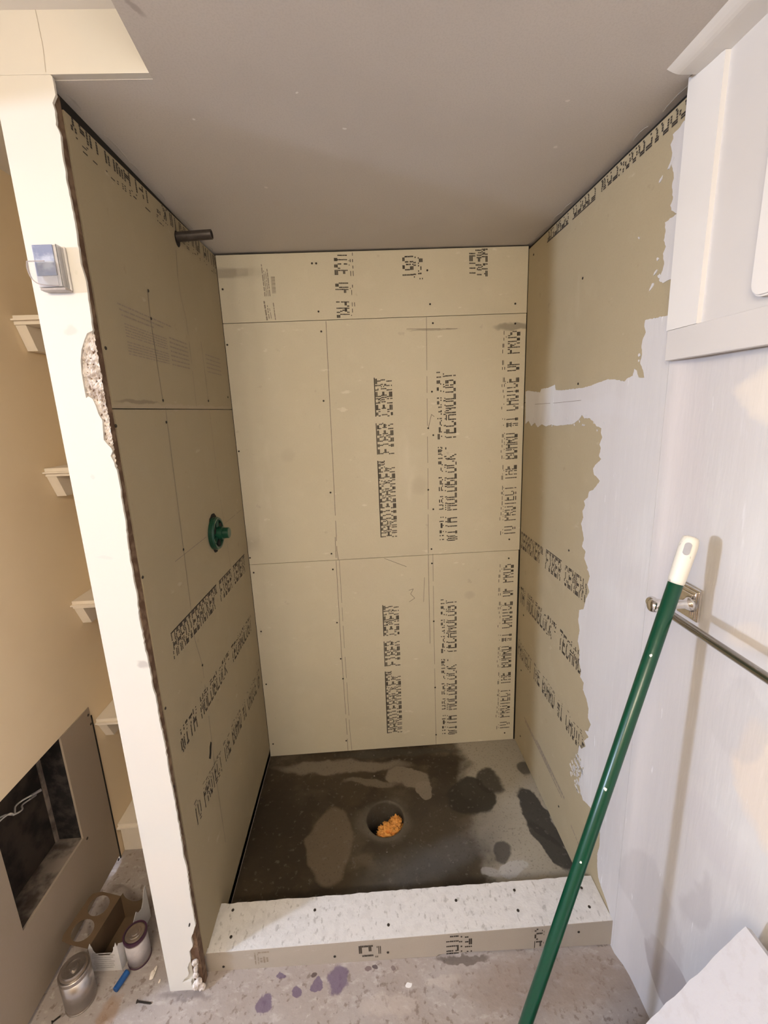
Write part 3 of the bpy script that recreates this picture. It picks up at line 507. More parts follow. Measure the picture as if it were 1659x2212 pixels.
# left wall boards
def lboard(z0, z1, y0, y1, label, zf1=None):
    bm = bmesh.new(); slab(bm, ([(y0, z0)] if z0 > 1 else [(y0, .102), (-.1845, .102), (-.1845, z0)]) + [(y1, z0), (y1, z1), (y0, zf1 or z1)], lambda u, v: (0, u, v), (1, 0, 0), T)
    return obj('cement_board', bm, M_boardL, props=dict(label=label, category='cement board', group='cement boards lining the shower walls'), origin=(-.006, 0, z0))
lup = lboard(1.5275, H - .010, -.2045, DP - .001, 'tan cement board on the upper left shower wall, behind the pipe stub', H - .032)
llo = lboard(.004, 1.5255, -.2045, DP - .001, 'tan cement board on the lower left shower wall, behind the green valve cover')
cl = lambda p: p.x < DP - .004
def spanN(key, n, cw):
    o, e, t_ = TX[key]; return span(o, e, (o[0], t_[1]), n, cw)
prints(llo, [(HBK, spanN('l_1', 26, .0247), 1, cl), (MBT, spanN('l_2', 26, .0256), 2, cl), (PRO, spanN('l_3', 38, .0209), 3, cl)], PLw)
cz = lambda p: p.y < H - .014 and -.215 < p.x < DP - .004
cz = lambda p: p.y < H - .014 - .018 * (.5 - p.x) / .7 and -.20 < p.x < DP - .004
prints(lup, [(MBT, ((.56, 2.056), (-.20, 2.056), (.56, 1.984)), 3, cz)], PLw)
bm = bmesh.new()
screws(lup, D_sc_l_up, PLw, (1, 0, 0)); screws(llo, D_sc_l_low, PLw, (1, 0, 0))
lines(lup, D_pl_l_up, PLw, .0018); lines(llo, D_pl_l_low, PLw)
pbk = D_print_block
ia = []
y_, z_ = pbk[0]
for k in range(3): ia.append(((y_ + .004 * k, z_ - .010 * k), (y_ + .25 - .05 * k, z_ - .010 * k), .0035))
for k in range(5): ia.append(((y_ + .015, z_ - .036 - .006 * k), (y_ + .21, z_ - .036 - .006 * k), .0028))
for k in range(5): ia.append(((y_ + .015, z_ - .072 - .006 * k), (y_ + .21, z_ - .072 - .006 * k), .0028))
for k in range(7): ia.append(((y_ + .225, z_ - .030 - .011 * k), (y_ + .34, z_ - .030 - .011 * k), .004))
for k in range(5): ia.append(((y_ + .48, z_ - .040 - .013 * k), (y_ + .62, z_ - .040 - .013 * k), .004))
smallprint(lup, ia, PLw)
# torn hole low in the lower left board
bm = bmesh.new(); slab(bm, [(-.020, .545), (-.012, .556), (-.006, .572), (.004, .580), (.008, .573), (.002, .560), (-.004, .546), (-.012, .536)], lambda u, v: (.0009, u, v), (1, 0, 0), .001)
obj('torn_hole', bm, M_dark, parent=llo)
# right wall boards
def rboard(z0, z1, y0, y1, label):
    bm = bmesh.new(); slab(bm, [(y0, z0), (y1, z0), (y1, z1), (y0, z1)], lambda u, v: (W, u, v), (-1, 0, 0), T)
    return obj('cement_board', bm, M_boardR, props=dict(label=label, category='cement board', group='cement boards lining the shower walls'), origin=(W + .006, .1, z0))
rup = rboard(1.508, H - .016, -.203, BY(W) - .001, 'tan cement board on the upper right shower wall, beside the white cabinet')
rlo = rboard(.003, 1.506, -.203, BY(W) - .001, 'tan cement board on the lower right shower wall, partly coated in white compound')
cr = lambda p: p.x < BY(W) - .003
def spanR(z, zt, ystart, n, cw): return ((ystart, z), (ystart - n * cw, z), (ystart, zt))
crl = lambda lim: (lambda p: lim < p.x < BY(W) - .003)
prints(rlo, [(HBK, spanR(.925, .999, .664, 26, .0240), 1, crl(.045)), (MBT, spanR(.688, .762, .61, 26, .0256), 2, crl(.03)), (PRO, spanR(.440, .516, .625, 38, .0209), 3, crl(.0))], PR)
prints(rup, [(HBK, ((-.21, 2.082), (.42, 2.082), (-.21, 2.010)), 1, lambda p: p.y < H - .019 and -.198 < p.x < .54)], PR)
bm = bmesh.new(); ribbon(bm, [(.47, 1.500), (.30, 1.502), (.12, 1.507)], lambda u, v: (W - .0016, u, v), .0012, 5); obj('joint_crease', bm, M_pencil, parent=rlo)
screws(rup, D_sc_r_up, PR, (-1, 0, 0)); screws(rlo, D_sc_r_low, PR, (-1, 0, 0))
smallprint(rlo, [((.46, .19), (.12, .165), .006), ((.47, .20), (.20, .178), .006), ((.34, .20), (.10, .18), .010), ((.05, .13), (-.02, .11), .006)], PR)
# joint compound smeared over the right boards
def comp(name, pts, extra, seed, par):
    uv = ragged(pts, .0011, .0045, seed) + extra
    bm = bmesh.new(); slab(bm, uv, lambda u, v: (W - .0013, u, v), (-1, 0, 0), .0012)
    return obj(name, bm, M_comp, parent=par, props=dict(label='white joint compound with a torn-looking edge'))
comp('joint_compound', D_comp_top, [(-.2035, D_comp_top[-1][1]), (-.2035, D_comp_top[0][1])], 4, rup)
comp('joint_compound', D_comp_main, [(-.2035, D_comp_main[-1][1]), (-.2035, D_comp_main[0][1])], 5, rlo)
# stray flecks of compound
bm = bmesh.new(); rnd = random.Random(8)
def fleck(bm, u, v, s, ar=1.0, ang=0.0):
    n = 9; c_, s_ = math.cos(ang), math.sin(ang); uv = []
    for i in range(n):
        a = 2 * math.pi * i / n; r = s * rnd.uniform(.55, 1.15); x, y = math.cos(a) * r * ar, math.sin(a) * r; uv.append((u + x * c_ - y * s_, v + x * s_ + y * c_))
    slab(bm, uv, lambda a, b: (W - .0016, a, b), (-1, 0, 0), .0014)
for (u, v, s, ar, ang) in [(-.155, 1.952, .004, 3.5, -.9), (-.128, 1.935, .004, 1.8, -.7), (-.14, 1.785, .004, 1, 0), (-.136, 1.76, .003, 2.4, -.7), (-.128, 1.735, .004, 2.2, -.8),
                           (-.15, 1.75, .004, 1.5, .3), (-.105, 1.60, .004, 1.4, 0), (-.105, 1.588, .003, 1, 0), (.047, 1.03, .003, 2, .5), (.052, .88, .003, 1, 0), (-.07, 1.85, .002, 2, 1)]: fleck(bm, u, v, s, ar, ang)
for i in range(60):
    fleck(bm, rnd.gauss(.035, .02), rnd.uniform(.28, .42), rnd.uniform(.0015, .005), rnd.uniform(1, 2.5), rnd.uniform(.3, 1.2))
for i in range(40): fleck(bm, rnd.uniform(.0, .5), rnd.gauss(1.445, .012), rnd.uniform(.001, .003), rnd.uniform(1, 2.5), rnd.uniform(0, 3))
obj('compound_flecks', bm, M_comp, parent=rlo)
# torn ceiling paper slivers along the gap
bm = bmesh.new(); rnd = random.Random(21)
for side in (0, 1):
    y = -.19
    while y < .53:
        L = rnd.uniform(.03, .11); w = rnd.uniform(.002, .004); x = (.0005 + w) if side == 0 else W - .0005 - w; s = 1 if side == 0 else -1
        if rnd.random() < .7:
            uv = [(x - s * w, y), (x - s * w, y + L), (x, y + L * .8), (x + s * .002, y + L * .4), (x, y + L * .1)]
            slab(bm, uv, lambda u, v: (u, v, H - .0005), (0, 0, -1), .0015)
        y += L
obj('torn_ceiling_paper', bm, simple('torn_grey_paper', (.56, .52, .47), .9), parent=bpy.data.objects['ceiling.001'])

# ---------------------------------------------------------------- shower pan with drain hole
dc = Vector((.4995, .2425)); DR = .0695
NA, NR = 128, 26
x0, x1, yb0 = -.006, W + .004, YC1 + .0003
def rim(a):
    c, s = math.cos(a), math.sin(a); best = 9
    for (k, val) in ((c, (x1 if c > 0 else x0) - dc.x), (s, (BY(.5) + .006 if s > 0 else yb0) - dc.y)):
        if abs(k) > 1e-6: best = min(best, val / k)
    return best
bm = bmesh.new(); rings = []
def pz(x, y, d):
    z = -.012 * math.exp(-d / .25) + .0015 * noise.noise(Vector((x * 4, y * 4, 1))) + .0006 * noise.noise(Vector((x * 14, y * 14, 3)))
    # swept ridges of mortar left by the trowel
    r1 = abs((y - .50) + .10 * math.sin((x - .1) * 4.2)); z += .0030 * math.exp(-(r1 / .010) ** 2) * max(0, min(1, (x - .12) * 6)) * max(0, min(1, (.66 - x) * 6))
    r2 = abs((y - .47) + .10 * math.sin((x - .1) * 4.2)); z += .0022 * math.exp(-(r2 / .007) ** 2) * max(0, min(1, (x - .2) * 6)) * max(0, min(1, (.6 - x) * 6))
    z += .0035 * math.exp(-(((x - .62) / .035) ** 2 + ((y - .34) / .03) ** 2) ** 2)
    return z
angs = [2 * math.pi * i / NA for i in range(NA)]
for cx_, cy_ in ((x0, yb0), (x1, yb0), (x1, BY(.5) + .006), (x0, BY(.5) + .006)):
    a = math.atan2(cy_ - dc.y, cx_ - dc.x) % (2 * math.pi); i = min(range(NA), key=lambda k: abs((angs[k] - a + math.pi) % (2 * math.pi) - math.pi)); angs[i] = a
prof = [(-.13, DR * .96), (-.05, DR * .97), (-.016, DR), (-.0125, DR + .001), (-.0095, DR + .004), (-.0095, DR + .009), (-.0115, DR + .016)]
for (z, r) in prof: rings.append([bm.verts.new((dc.x + r * math.cos(a), dc.y + r * math.sin(a), z)) for a in angs])
for j in range(1, NR + 1):
    t_ = (j / NR) ** 1.2; row = []
    for a in angs:
        R_ = rim(a); r = (DR + .016) + (R_ - DR - .016) * t_; x, y = dc.x + r * math.cos(a), dc.y + r * math.sin(a); row.append(bm.verts.new((x, y, pz(x, y, r - DR))))
    rings.append(row)
for p, q in zip(rings, rings[1:]):
    for i in range(NA): bm.faces.new((p[i], p[(i + 1) % NA], q[(i + 1) % NA], q[i]))
pan = obj('shower_pan', bm, M_pan, smooth=True, origin=(.55, .25, 0), props=dict(label='dark grey-brown mortar shower pan, damp and stained, around a round drain hole', category='shower pan'))
bm = bmesh.new(); lathe(bm, (dc.x, dc.y, -.125), (0, 0, 1), [(0, DR * .965), (.001, DR * .3)], 40); obj('drain_bottom', bm, M_dark, parent=pan)
# orange rag stuffed in the drain
bm = bmesh.new()
def rag(bm, c, R_, seed, amp=.28):
    r = bmesh.ops.create_icosphere(bm, subdivisions=5, radius=1)
    for v in r['verts']:
        p = v.co.copy(); q = Vector((p.x + .5 * noise.noise(p * 2 + Vector((seed, 3, 0))), p.y * 1.8, p.z)); d = .95 - abs(noise.noise(p * 1.7 + Vector((seed, 0, 0)))) * .5 + .30 * (1 - 3.2 * abs(noise.noise(q * 2.6 + Vector((0, seed, 0)))))
        v.co = Vector((c[0] + p.x * d * R_[0], c[1] + p.y * d * R_[1], c[2] + p.z * d * R_[2]))
rag(bm, (dc.x + .012, dc.y - .034, -.052), (.044, .034, .050), 2.0); rag(bm, (dc.x + .038, dc.y - .012, -.046), (.028, .030, .046), 5.0); rag(bm, (dc.x - .014, dc.y - .045, -.060), (.026, .020, .040), 7.0)
rag(bm, (dc.x + .010, dc.y - .02, -.096), (.045, .040, .030), 9.0)
obj('rag', bm, M_orange, smooth=True, props=dict(label='crumpled orange rag stuffed into the round drain hole', category='rag'))

# ---------------------------------------------------------------- curb
rnd = random.Random(2)
curb = empty('shower_curb', (.55, -.14, 0), label='long low curb of grey-white cement board across the shower front', category='curb')
bk_ = [(.0 + (W + .0) * i / 90, YC1 + rnd.uniform(-.0012, .0016)) for i in range(91)]
bm = bmesh.new(); slab(bm, [(-.004, YC2 + .001), (W - .0015, YC2 + .001)] + [(min(max(x, .0012), W - .0015), y) for x, y in bk_[::-1]] , lambda u, v: (u, v, HC), (0, 0, 1), T)
kt = obj('curb_top', bm, M_rough, parent=curb)
fl = [(-.012, FZ(0) + .0), (.10, FZ(.1)), (.30, FZ(.3)), (.62, FZ(.62) + .001), (.625, FZ(.6) + .007), (.66, FZ(.66) + .010), (.80, FZ(.8) + .008), (W - .0015, FZ(1.1) + .004)]
bm = bmesh.new(); slab(bm, fl + [(W - .0015, HC - .0012), (-.012, HC - .0012)], lambda u, v: (u, YC2, v), (0, -1, 0), T - .002)
kf = obj('curb_face', bm, tan_board('curb_face_board', (.41, .36, .30)), parent=curb)
obj('curb_core', BX((0.002, YC2 + T, .004), (W - .002, YC1 - .013, HC - T)), M_dark, parent=curb)
obj('curb_inner_face', BX((.002, YC1 - .013, -.016), (W - .002, YC1 - .0012, HC - T)), M_boardL, parent=curb)
PC = lambda u, v: (u, v, HC + .0003)
PK = lambda u, v: (u, YC2 - .0005, v)
curb['_o'] = (.55, -.14, 0)
screws(kt, D_sc_curb, PC, (0, 0, 1), 1.15); screws(kf, D_sc_kf, PK, (0, -1, 0))
ck = lambda p: FZ(p.x) + .004 < p.y < HC - .003
for text, st, key, cw, back in (('TECH', 3, 'k_1', .034, 1.0), ('OTHM', 2, 'k_2', .026, .6), ('RCE', 3, 'k_3', .03, .4)):
    o, e, t_ = TX[key]; o = (o[0], .1); e = (o[0], .0); d = span(o, e, (t_[0], .1), len(text), cw, back * .4)
    bm = bmesh.new(); dotprint(bm, text, *d, PK, st, seed=len(key) + len(text), clip=ck, rows=14); obj('printed_text', bm, M_ink, parent=kf)
smallprint(kf, [((.126, .044), (.126, .086), .003), ((.134, .044), (.134, .084), .002), ((.142, .05), (.142, .066), .006), ((.15, .048), (.15, .07), .005), ((.158, .05), (.158, .068), .005), ((.135, .085), (.165, .085), .005)], PK)

# ---------------------------------------------------------------- wall cabinet at the right
cb = empty('wall_cabinet', (W, -.5, 1.575), label='white framed wall cabinet set high on the right wall beside the shower', category='cabinet')
xf = W - .016
yR = -1.45
bm = bmesh.new(); slab(bm, [(-.2075, 1.633), (-.2845, 1.633), (-.2845, 2.0465), (-.240, 2.0535), (-.2035, 2.0600)], lambda u, v: (xf, u, v), (-1, 0, 0), .022); obj('cabinet_stile', bm, M_trim, parent=cb)
obj('cabinet_panel', BX((W - .007, yR, 1.630), (W + .01, -.283, 2.060)), (simple)('greyer_white_paint', (.66, .63, .60), .6, nscale=8, amt=.3, col2=(.63, .60, .57)), parent=cb)
obj('cabinet_rail', BX((xf - .001, yR, 1.5755), (W + .001, -.2115, 1.6325), .0015), bpy.data.materials['greyer_white_paint'], parent=cb)
bm = bmesh.new(); r = .022; uv = []
for (cy, cz_, a0) in ((-.393 - r, 1.647 + r, -90), (-.393 - r, 2.03 - r, 0), (-.80 + r, 2.03 - r, 90), (-.80 + r, 1.647 + r, 180)):
    for k in range(9):
        a = math.radians(a0 + k * 90 / 8); uv.append((cy + r * math.cos(a), cz_ + r * math.sin(a)))
slab(bm, uv, lambda u, v: (W - .022, u, v), (-1, 0, 0), .014)
bmesh.ops.bevel(bm, geom=[e for e in bm.edges if abs(e.verts[0].co.x - (W - .022)) < 1e-4 and abs(e.verts[1].co.x - (W - .022)) < 1e-4 and len(e.link_faces) == 2 and abs(e.calc_face_angle(0)) > 1], offset=.003, segments=3, affect='EDGES')
obj('cabinet_door', bm, M_trim, parent=cb, smooth=False)
# crown at the ceiling
def crown_prof(ex):   # (x, z) outer curve; ex = 0 at the end, 1 full
    pts = []; x_l, z_l = W - .071, H - .0
    for k in range(13):
        t_ = k / 12; x = x_l + (W - .001 - x_l) * t_
        z = H + .0004 - .0085 * math.sin(math.pi / 2 * min(1, t_ / .4)) - .0060 * ex * t_
        pts.append((x, z))
    return pts
bm = bmesh.new(); st = []
for (y, ex) in ((-.223, 0), (-.235, .3), (-.255, .7), (-.283, 1), (-.5, 1), (-.9, 1), (-1.5, 1)):
    pr = crown_prof(ex)
    st.append([bm.verts.new((x, y, z)) for x, z in pr] + [bm.verts.new((W - .001, y, H + .04)), bm.verts.new((pr[0][0], y, H + .04))])
for a, b in zip(st, st[1:]):
    for i in range(len(a)): bm.faces.new((a[i], a[(i + 1) % len(a)], b[(i + 1) % len(a)], b[i]))
bm.faces.new(st[0]); bm.faces.new(st[-1][::-1])
obj('trim_2', bm, M_trim, props=S)

# ---------------------------------------------------------------- shelves in the nook on the left
def shelf(z, i, label):
    o = empty('shelf', (-.25, .30, z - .013), label=label, category='shelf', group='white shelves in the nook left of the shower')
    bm = BX((XL + .001, .133, z - .013), (-.090, .459, z + .010), .0)
    bmesh.ops.bevel(bm, geom=[e for e in bm.edges if all(abs(v.co.y - .133) < 1e-5 for v in e.verts) and abs(e.verts[0].co.z - e.verts[1].co.z) < 1e-5], offset=.0095, segments=4, affect='EDGES')
    obj('shelf_board', bm, M_shelf, parent=o)
    if i < 4:
        bm = bmesh.new(); slab(bm, [(.146, z - .0135), (.459, z - .0135), (.459, z - .075), (.172, z - .075)], lambda u, v: (XL + .028, u, v), (1, 0, 0), .027); obj('cleat', bm, M_shelf, parent=o)
    else:
        obj('riser', BX((XL + .002, .150, FZ(XL) + .001), (-.090, .162, z - .0135)), M_shelf, parent=o)
for i, (z, lab) in enumerate(((1.772, 'topmost white shelf in the nook left of the jamb'), (1.370, 'second white shelf from the top in the nook left of the jamb'),
                  (.968, 'middle white shelf in the nook, with a red cloth hanging under it'), (.562, 'fourth white shelf down in the nook, seen from above'), (.151, 'lowest white shelf in the nook, on a riser at the floor'))): shelf(z, i, lab)
# red cloth on a dark clip under the middle shelf
rg = empty('cloth', (-.353, .20, .80), label='small faded red cloth hanging from a dark clip under the middle nook shelf', category='cloth')
bm = bmesh.new(); NU, NV = 16, 26; g = []
for i in range(NU + 1):
    g.append([])
    for j in range(NV + 1):
        u, v = i / NU, j / NV
        wdt = .010 + .030 * v; x = -.343 + (u - .42) * wdt * 2; y = .185 + .008 * math.sin(u * 11 + v * 3) * (.3 + v); z = .938 - .085 * v - .02 * v * abs(math.sin(u * 3.1)) 
        g[-1].append(bm.verts.new((x, y, z)))
for i in range(NU):
    for j in range(NV): bm.faces.new((g[i][j], g[i][j + 1], g[i + 1][j + 1], g[i + 1][j]))
bmesh.ops.solidify(bm, geom=bm.faces[:], thickness=.002)
obj('cloth_drape', bm, M_red, parent=rg, smooth=True)
bm = bmesh.new(); tube(bm, [(-.357, .178, .943), (-.343, .183, .946), (-.330, .19, .9465)], [.005, .007, .006], 10); obj('clip', bm, M_pipe, parent=rg)

# ---------------------------------------------------------------- plumbing on the left wall
p0 = Vector((.0, .2375, 1.9905))
bm = bmesh.new(); R0, R1 = .0125, .0100
lathe(bm, p0 + Vector((-.03, 0, -.0012)), (1, 0, .045), [(.0, R0), (.125, R0), (.126, R0 - .0006), (.126, R1), (.05, R1)], 28, cap=False)
pp = obj('pipe_stub', bm, M_pipe, smooth=False, origin=(0, .2375, 1.99), props=dict(label='dark metal pipe stub sticking out near the top of the left shower wall', category='pipe'))
bm = bmesh.new(); lathe(bm, (.0006, .2375, 1.986), (1, 0, 0), [(0, .0205), (.0006, .0200)], 18, su=.8); obj('pipe_hole', bm, M_dark, parent=pp, props=dict(label='dark cut hole around the pipe'))
vc = Vector((0, .2335, 1.1425))
vl = empty('valve_cover', tuple(vc), label='round dark green plastic valve cover with a central stub on the left shower wall', category='valve cover')
bm = bmesh.new(); rnd = random.Random(4); uv = []
for k in range(30):
    a = 2 * math.pi * k / 30; r = .0575 * (1 + rnd.uniform(-.05, .05)) * (1.06 if .8 < a < 2.2 or 4.3 < a < 5 else .97); uv.append((vc.y + .003 + r * math.cos(a) * .88, vc.z + r * math.sin(a)))
slab(bm, uv, lambda u, v: (.0012, u, v), (1, 0, 0), .001); obj('cut_hole', bm, M_dark, parent=vl)
bm = bmesh.new(); lathe(bm, vc, (1, 0, 0), [(.001, .052), (.012, .052), (.0165, .049), (.0165, .043), (.010, .040), (.010, .020)], 40, cap=False); obj('cover_ring', bm, M_green, parent=vl, smooth=False)
bm = bmesh.new()
for a in (90, 210, 330):
    a = math.radians(a); d = Vector((0, math.cos(a), math.sin(a))); p = vc + d * .018 + Vector((.012, 0, 0)); q = vc + d * .045 + Vector((.012, 0, 0))
    tube(bm, [p, q], .0065, 8)
obj('cover_spokes', bm, M_green, parent=vl)
bm = bmesh.new()
for a in (30, 150, 270):
    a = math.radians(a); lathe(bm, vc + Vector((.0172, math.cos(a) * .031, math.sin(a) * .033)), (1, 0, 0), [(-.006, .0115), (-.0035, .0112)], 18)
obj('cover_opening', bm, M_dark, parent=vl)
bm = bmesh.new(); lathe(bm, vc, (1, 0, 0), [(.008, .0215), (.030, .021), (.031, .0175), (.047, .0172), (.0485, .0155)], 32); obj('stub', bm, M_green, parent=vl, smooth=False)

# ---------------------------------------------------------------- clear plastic holder on the jamb
sw = empty('wall_holder', (-.05, YJ, 1.735), label='small clear plastic holder with a blue-grey front on the cream jamb', category='wall holder')
obj('back_plate', BX((-.071, YJ - .005, 1.733), (-.020, YJ - .0003, 1.805), .002), simple('milky_clear_plastic', (.70, .66, .62), .2, amt=.3), parent=sw)
obj('side_wall', BX((-.0245, YJ - .022, 1.7355), (-.0225, YJ - .005, 1.803), .0006), M_clear, parent=sw)
obj('front_face', BX((-.066, YJ - .0185, 1.755), (-.032, YJ - .0165, 1.804), .0006), M_blueface, parent=sw, props=dict(label='glossy blue-grey mirrored face'))
obj('face_body', BX((-.069, YJ - .0165, 1.737), (-.0265, YJ - .005, 1.8045), .002), simple('pale_plastic', (.62, .60, .60), .2, amt=.5, col2=(.5, .47, .46)), parent=sw)
bm = bmesh.new(); tr = [(-.0735, YJ - .026, 1.776), (-.0745, YJ - .027, 1.765), (-.071, YJ - .027, 1.750), (-.063, YJ - .026, 1.741), (-.050, YJ - .024, 1.738), (-.030, YJ - .022, 1.737)]
tube(bm, smoothpts(tr), .0009, 6); tube(bm, [(-.0735, YJ - .026, 1.776), (-.045, YJ - .025, 1.776)], .0009, 6); obj('tray_edge', bm, simple('clear_edge', (.42, .37, .36), .2), parent=sw)
bm = bmesh.new(); slab(bm, [(-.0735, 1.776), (-.0745, 1.765), (-.071, 1.750), (-.063, 1.741), (-.050, 1.738), (-.028, 1.737), (-.028, 1.776)], lambda u, v: (u, YJ - .025, v), (0, -1, 0), .001); obj('tray', bm, M_clear, parent=sw)
obj('bottom_lip', BX((-.064, YJ - .020, 1.731), (-.021, YJ - .0005, 1.7352), .001), simple('lip_plastic', (.40, .35, .32), .25, amt=.5), parent=sw)

# ---------------------------------------------------------------- towel bar
tb = empty('towel_bar', (W, -.35, 1.11), label='chrome towel bar with a square backplate on the right wall', category='towel bar')
xb, zbr = W - .075, 1.1125
bm = bmesh.new()
for (d0, d1, h, y_) in ((.0, .005, .032, .0265), (.005, .009, .028, .0225), (.009, .013, .022, .017)):
    box(bm, (W + .006 - d1 - .004, -.325 - y_, 1.1095 - h), (W + .006 - d0 - .004, -.325 + y_, 1.1095 + h), .001)
obj('backplate', bm, M_chrome, parent=tb)
bm = bmesh.new(); lathe(bm, (W - .010, -.340, zbr), (-1, 0, 0), [(0, .016), (.006, .0125), (.014, .0085), (.045, .0085), (.054, .0115), (.062, .013), (.075, .0125), (.08, .010)], 28); obj('post', bm, M_chrome, parent=tb, smooth=True)
bm = bmesh.new(); lathe(bm, (xb, -.335, zbr), (0, -1, 0), [(0, .0072), (1.0, .0072)], 24, cap=True)
t = NT('paint_flecked_chrome', (.60, .55, .49), 0.2, 1.0); t.mottle(90, (.75, .72, .68), 0.8, .6, .66, stretch=(1, .4, 1)); t.bump(90, .3, .0008); M_bar = t.done()
obj('bar', bm, M_bar, parent=tb, smooth=True)
bm = bmesh.new(); lathe(bm, (xb, -.343, zbr), (0, 1, 0), [(0, .0088), (.004, .0065), (.008, .0062), (.010, .008), (.014, .0104), (.019, .0110), (.024, .0098), (.028, .006), (.029, .001)], 24); obj('finial', bm, M_chrome, parent=tb, smooth=True)

# ---------------------------------------------------------------- green pole leaning on the towel bar
B_, A_, G_, E_ = [Vector(p) for p in D_pole]
ax = (A_ - B_).normalized(); Lp = (A_ - B_).length
fz = FZ(B_.x) ; B0 = B_ + ax * ((fz + .014 - B_.z) / ax.z)
Lg = (G_ - B0).dot(ax); Le = (E_ - B0).dot(ax) + .018
pole = empty('broom_pole', tuple(B0), label='green pole with a white grip leaning on the towel bar', category='pole')
bm = bmesh.new(); lathe(bm, B0, ax, [(0, .0115), (.002, .0122), (Lg, .0122), (Lg + .001, .0110)], 32); obj('pole_shaft', bm, M_pole, parent=pole, smooth=False)
for f in bpy.data.objects['pole_shaft'].data.polygons: f.use_smooth = len(f.vertices) == 4
bm = bmesh.new(); gl = Le - Lg
lathe(bm, B0 + ax * Lg, ax, [(-.001, .0128), (.004, .0134), (gl * .5, .0142), (gl * .78, .0146), (gl * .92, .0135), (gl * .97, .0115), (gl * .995, .007), (gl, .003)], 32)
gp = obj('grip', bm, M_grip, parent=pole, smooth=True, props=dict(label='worn white plastic grip'))
bm = bmesh.new(); view = (Vector(D_cam['loc']) - (B0 + ax * (Le - .023))); view = (view - ax * view.dot(ax)).normalized(); sd = ax.cross(view).normalized(); c = B0 + ax * (Le - .023) + view * .0151; uv = []
for k in range(24):
    a = 2 * math.pi * k / 24; uv.append((.0055 * math.cos(a), (.0055 * math.sin(a)) + (.006 if math.sin(a) > 0 else -.006)))
slab(bm, uv, lambda u, v: tuple(c + sd * u + ax * v - view * (abs(u) * .05)), tuple(view), .012); obj('hanging_hole', bm, simple('hole_grey', (.36, .35, .36), .6), parent=gp)
bm = bmesh.new(); rnd = random.Random(6)
for f_, s in ((.53, .0022), (.66, .003), (.885, .0025)):
    q = B0 + ax * (Lg * f_) + view * .0122; uvv = []
    for k in range(8):
        a = 2 * math.pi * k / 8; r = s * rnd.uniform(.6, 1.2); uvv.append((r * math.cos(a), r * math.sin(a) * 1.2))
    slab(bm, uvv, lambda u, v: tuple(q + sd * u + ax * v), tuple(view), .0008)
obj('plaster_speck', bm, M_grip, parent=pole)

# ---------------------------------------------------------------- things on the floor at lower left
def can(name, cx, cy, r, h, label, lidprof, lidmat, bodymat, labelmat, rimmat):
    z0 = FZ(cx); o = empty(name, (cx, cy, z0), label=label, category='can')
    bm = bmesh.new(); lathe(bm, (cx, cy, z0), (0, 0, 1), [(0, r * .97), (.001, r), (.003, r), (.0035, r * .97), (h - .004, r * .97), (h - .0035, r), (h - .001, r), (h, r * .97), (h, r * .90), (h - .003, r * .88), (h - .003, r * .05)], 44); obj('can_body', bm, bodymat, parent=o, smooth=False)
    bm = bmesh.new(); lathe(bm, (cx, cy, z0), (0, 0, 1), [(.010, r * .972), (.010, r * .985), (h - .012, r * .985), (h - .012, r * .972)], 44, cap=False); obj('can_label', bm, labelmat, parent=o, smooth=True)
    bm = bmesh.new(); lathe(bm, (cx, cy, z0 + h - .004), (0, 0, 1), lidprof, 36); obj('lid', bm, lidmat, parent=o, smooth=False)
    if rimmat:
        bm = bmesh.new(); lathe(bm, (cx, cy, z0), (0, 0, 1), [(h - .007, r * .99), (h - .0065, r * 1.03), (h + .0015, r * 1.03), (h + .002, r * .90), (h - .001, r * .90)], 44, cap=False); obj('stained_rim', bm, rimmat, parent=o)
        bm = bmesh.new(); lathe(bm, (cx, cy, z0), (0, 0, 1), [(0, r * 1.01), (.0035, r * 1.02), (.004, r * .98)], 44); obj('stained_base', bm, rimmat, parent=o)
    return o
def rings_(r, h): return [(0, r), (h * .55, r), (h * .6, r * .93), (h * .6, r * .66), (h * .75, r * .62), (h * .75, r * .4), (h, r * .36), (h, r * .1)]
can('primer_can', -.206, -.155, .029, .088, 'shorter can with purple-stained rim and pale label beside the torn carton', rings_(.024, .009), M_tin, M_tin, M_canlabel, M_purple)
can('metal_can', -.3145, -.235, .035, .105, 'larger bare metal can with a ridged lid near the bottom left corner', [(0, .031), (.006, .031), (.007, .027), (.012, .026), (.012, .018), (.008, .017), (.008, .010), (.016, .009), (.016, .002)], M_tin, M_tin, simple('bright_tin', (.55, .52, .50), .28, .95), None)
# torn carton
za = FZ(-.29)
cr0 = Vector((-.318, -.180, za)); dxv = Vector((.078, -.002, 0)); dyv = Vector((.018, .125, 0)); hb = .082
ct = empty('carton', tuple(cr0 + dxv * .5 + dyv * .5), label='small torn open white carton with round cut-outs standing on the floor', category='carton')
def panel(uv, o, du, th, mat, name, nrm, parent=ct):
    bm = bmesh.new(); slab(bm, uv, lambda u, v: tuple(o + du * u + Vector((0, 0, v))), tuple(nrm), th); return obj(name, bm, mat, parent=parent)
def scoop(c, r, top, n=10, depth=.9): return [(c + r * math.cos(math.pi * k / n), top - r * depth * math.sin(math.pi * k / n) * 1.0) for k in range(n + 1)]
def scoopU(c, ru, rz, top, n=12): return [(c + ru * math.cos(math.pi * k / n), top - rz * math.sin(math.pi * k / n)) for k in range(n + 1)]
ny = Vector((0, -1, 0)); nx = Vector((1, 0, 0))
panel([(0, 0), (1, 0), (1, hb), (.96, hb + .016), (.90, hb + .002)] + scoopU(.5, .36, .030, hb) + [(.08, hb + .016), (.0, hb)], cr0, dxv, .001, M_cart, 'front_panel', ny)
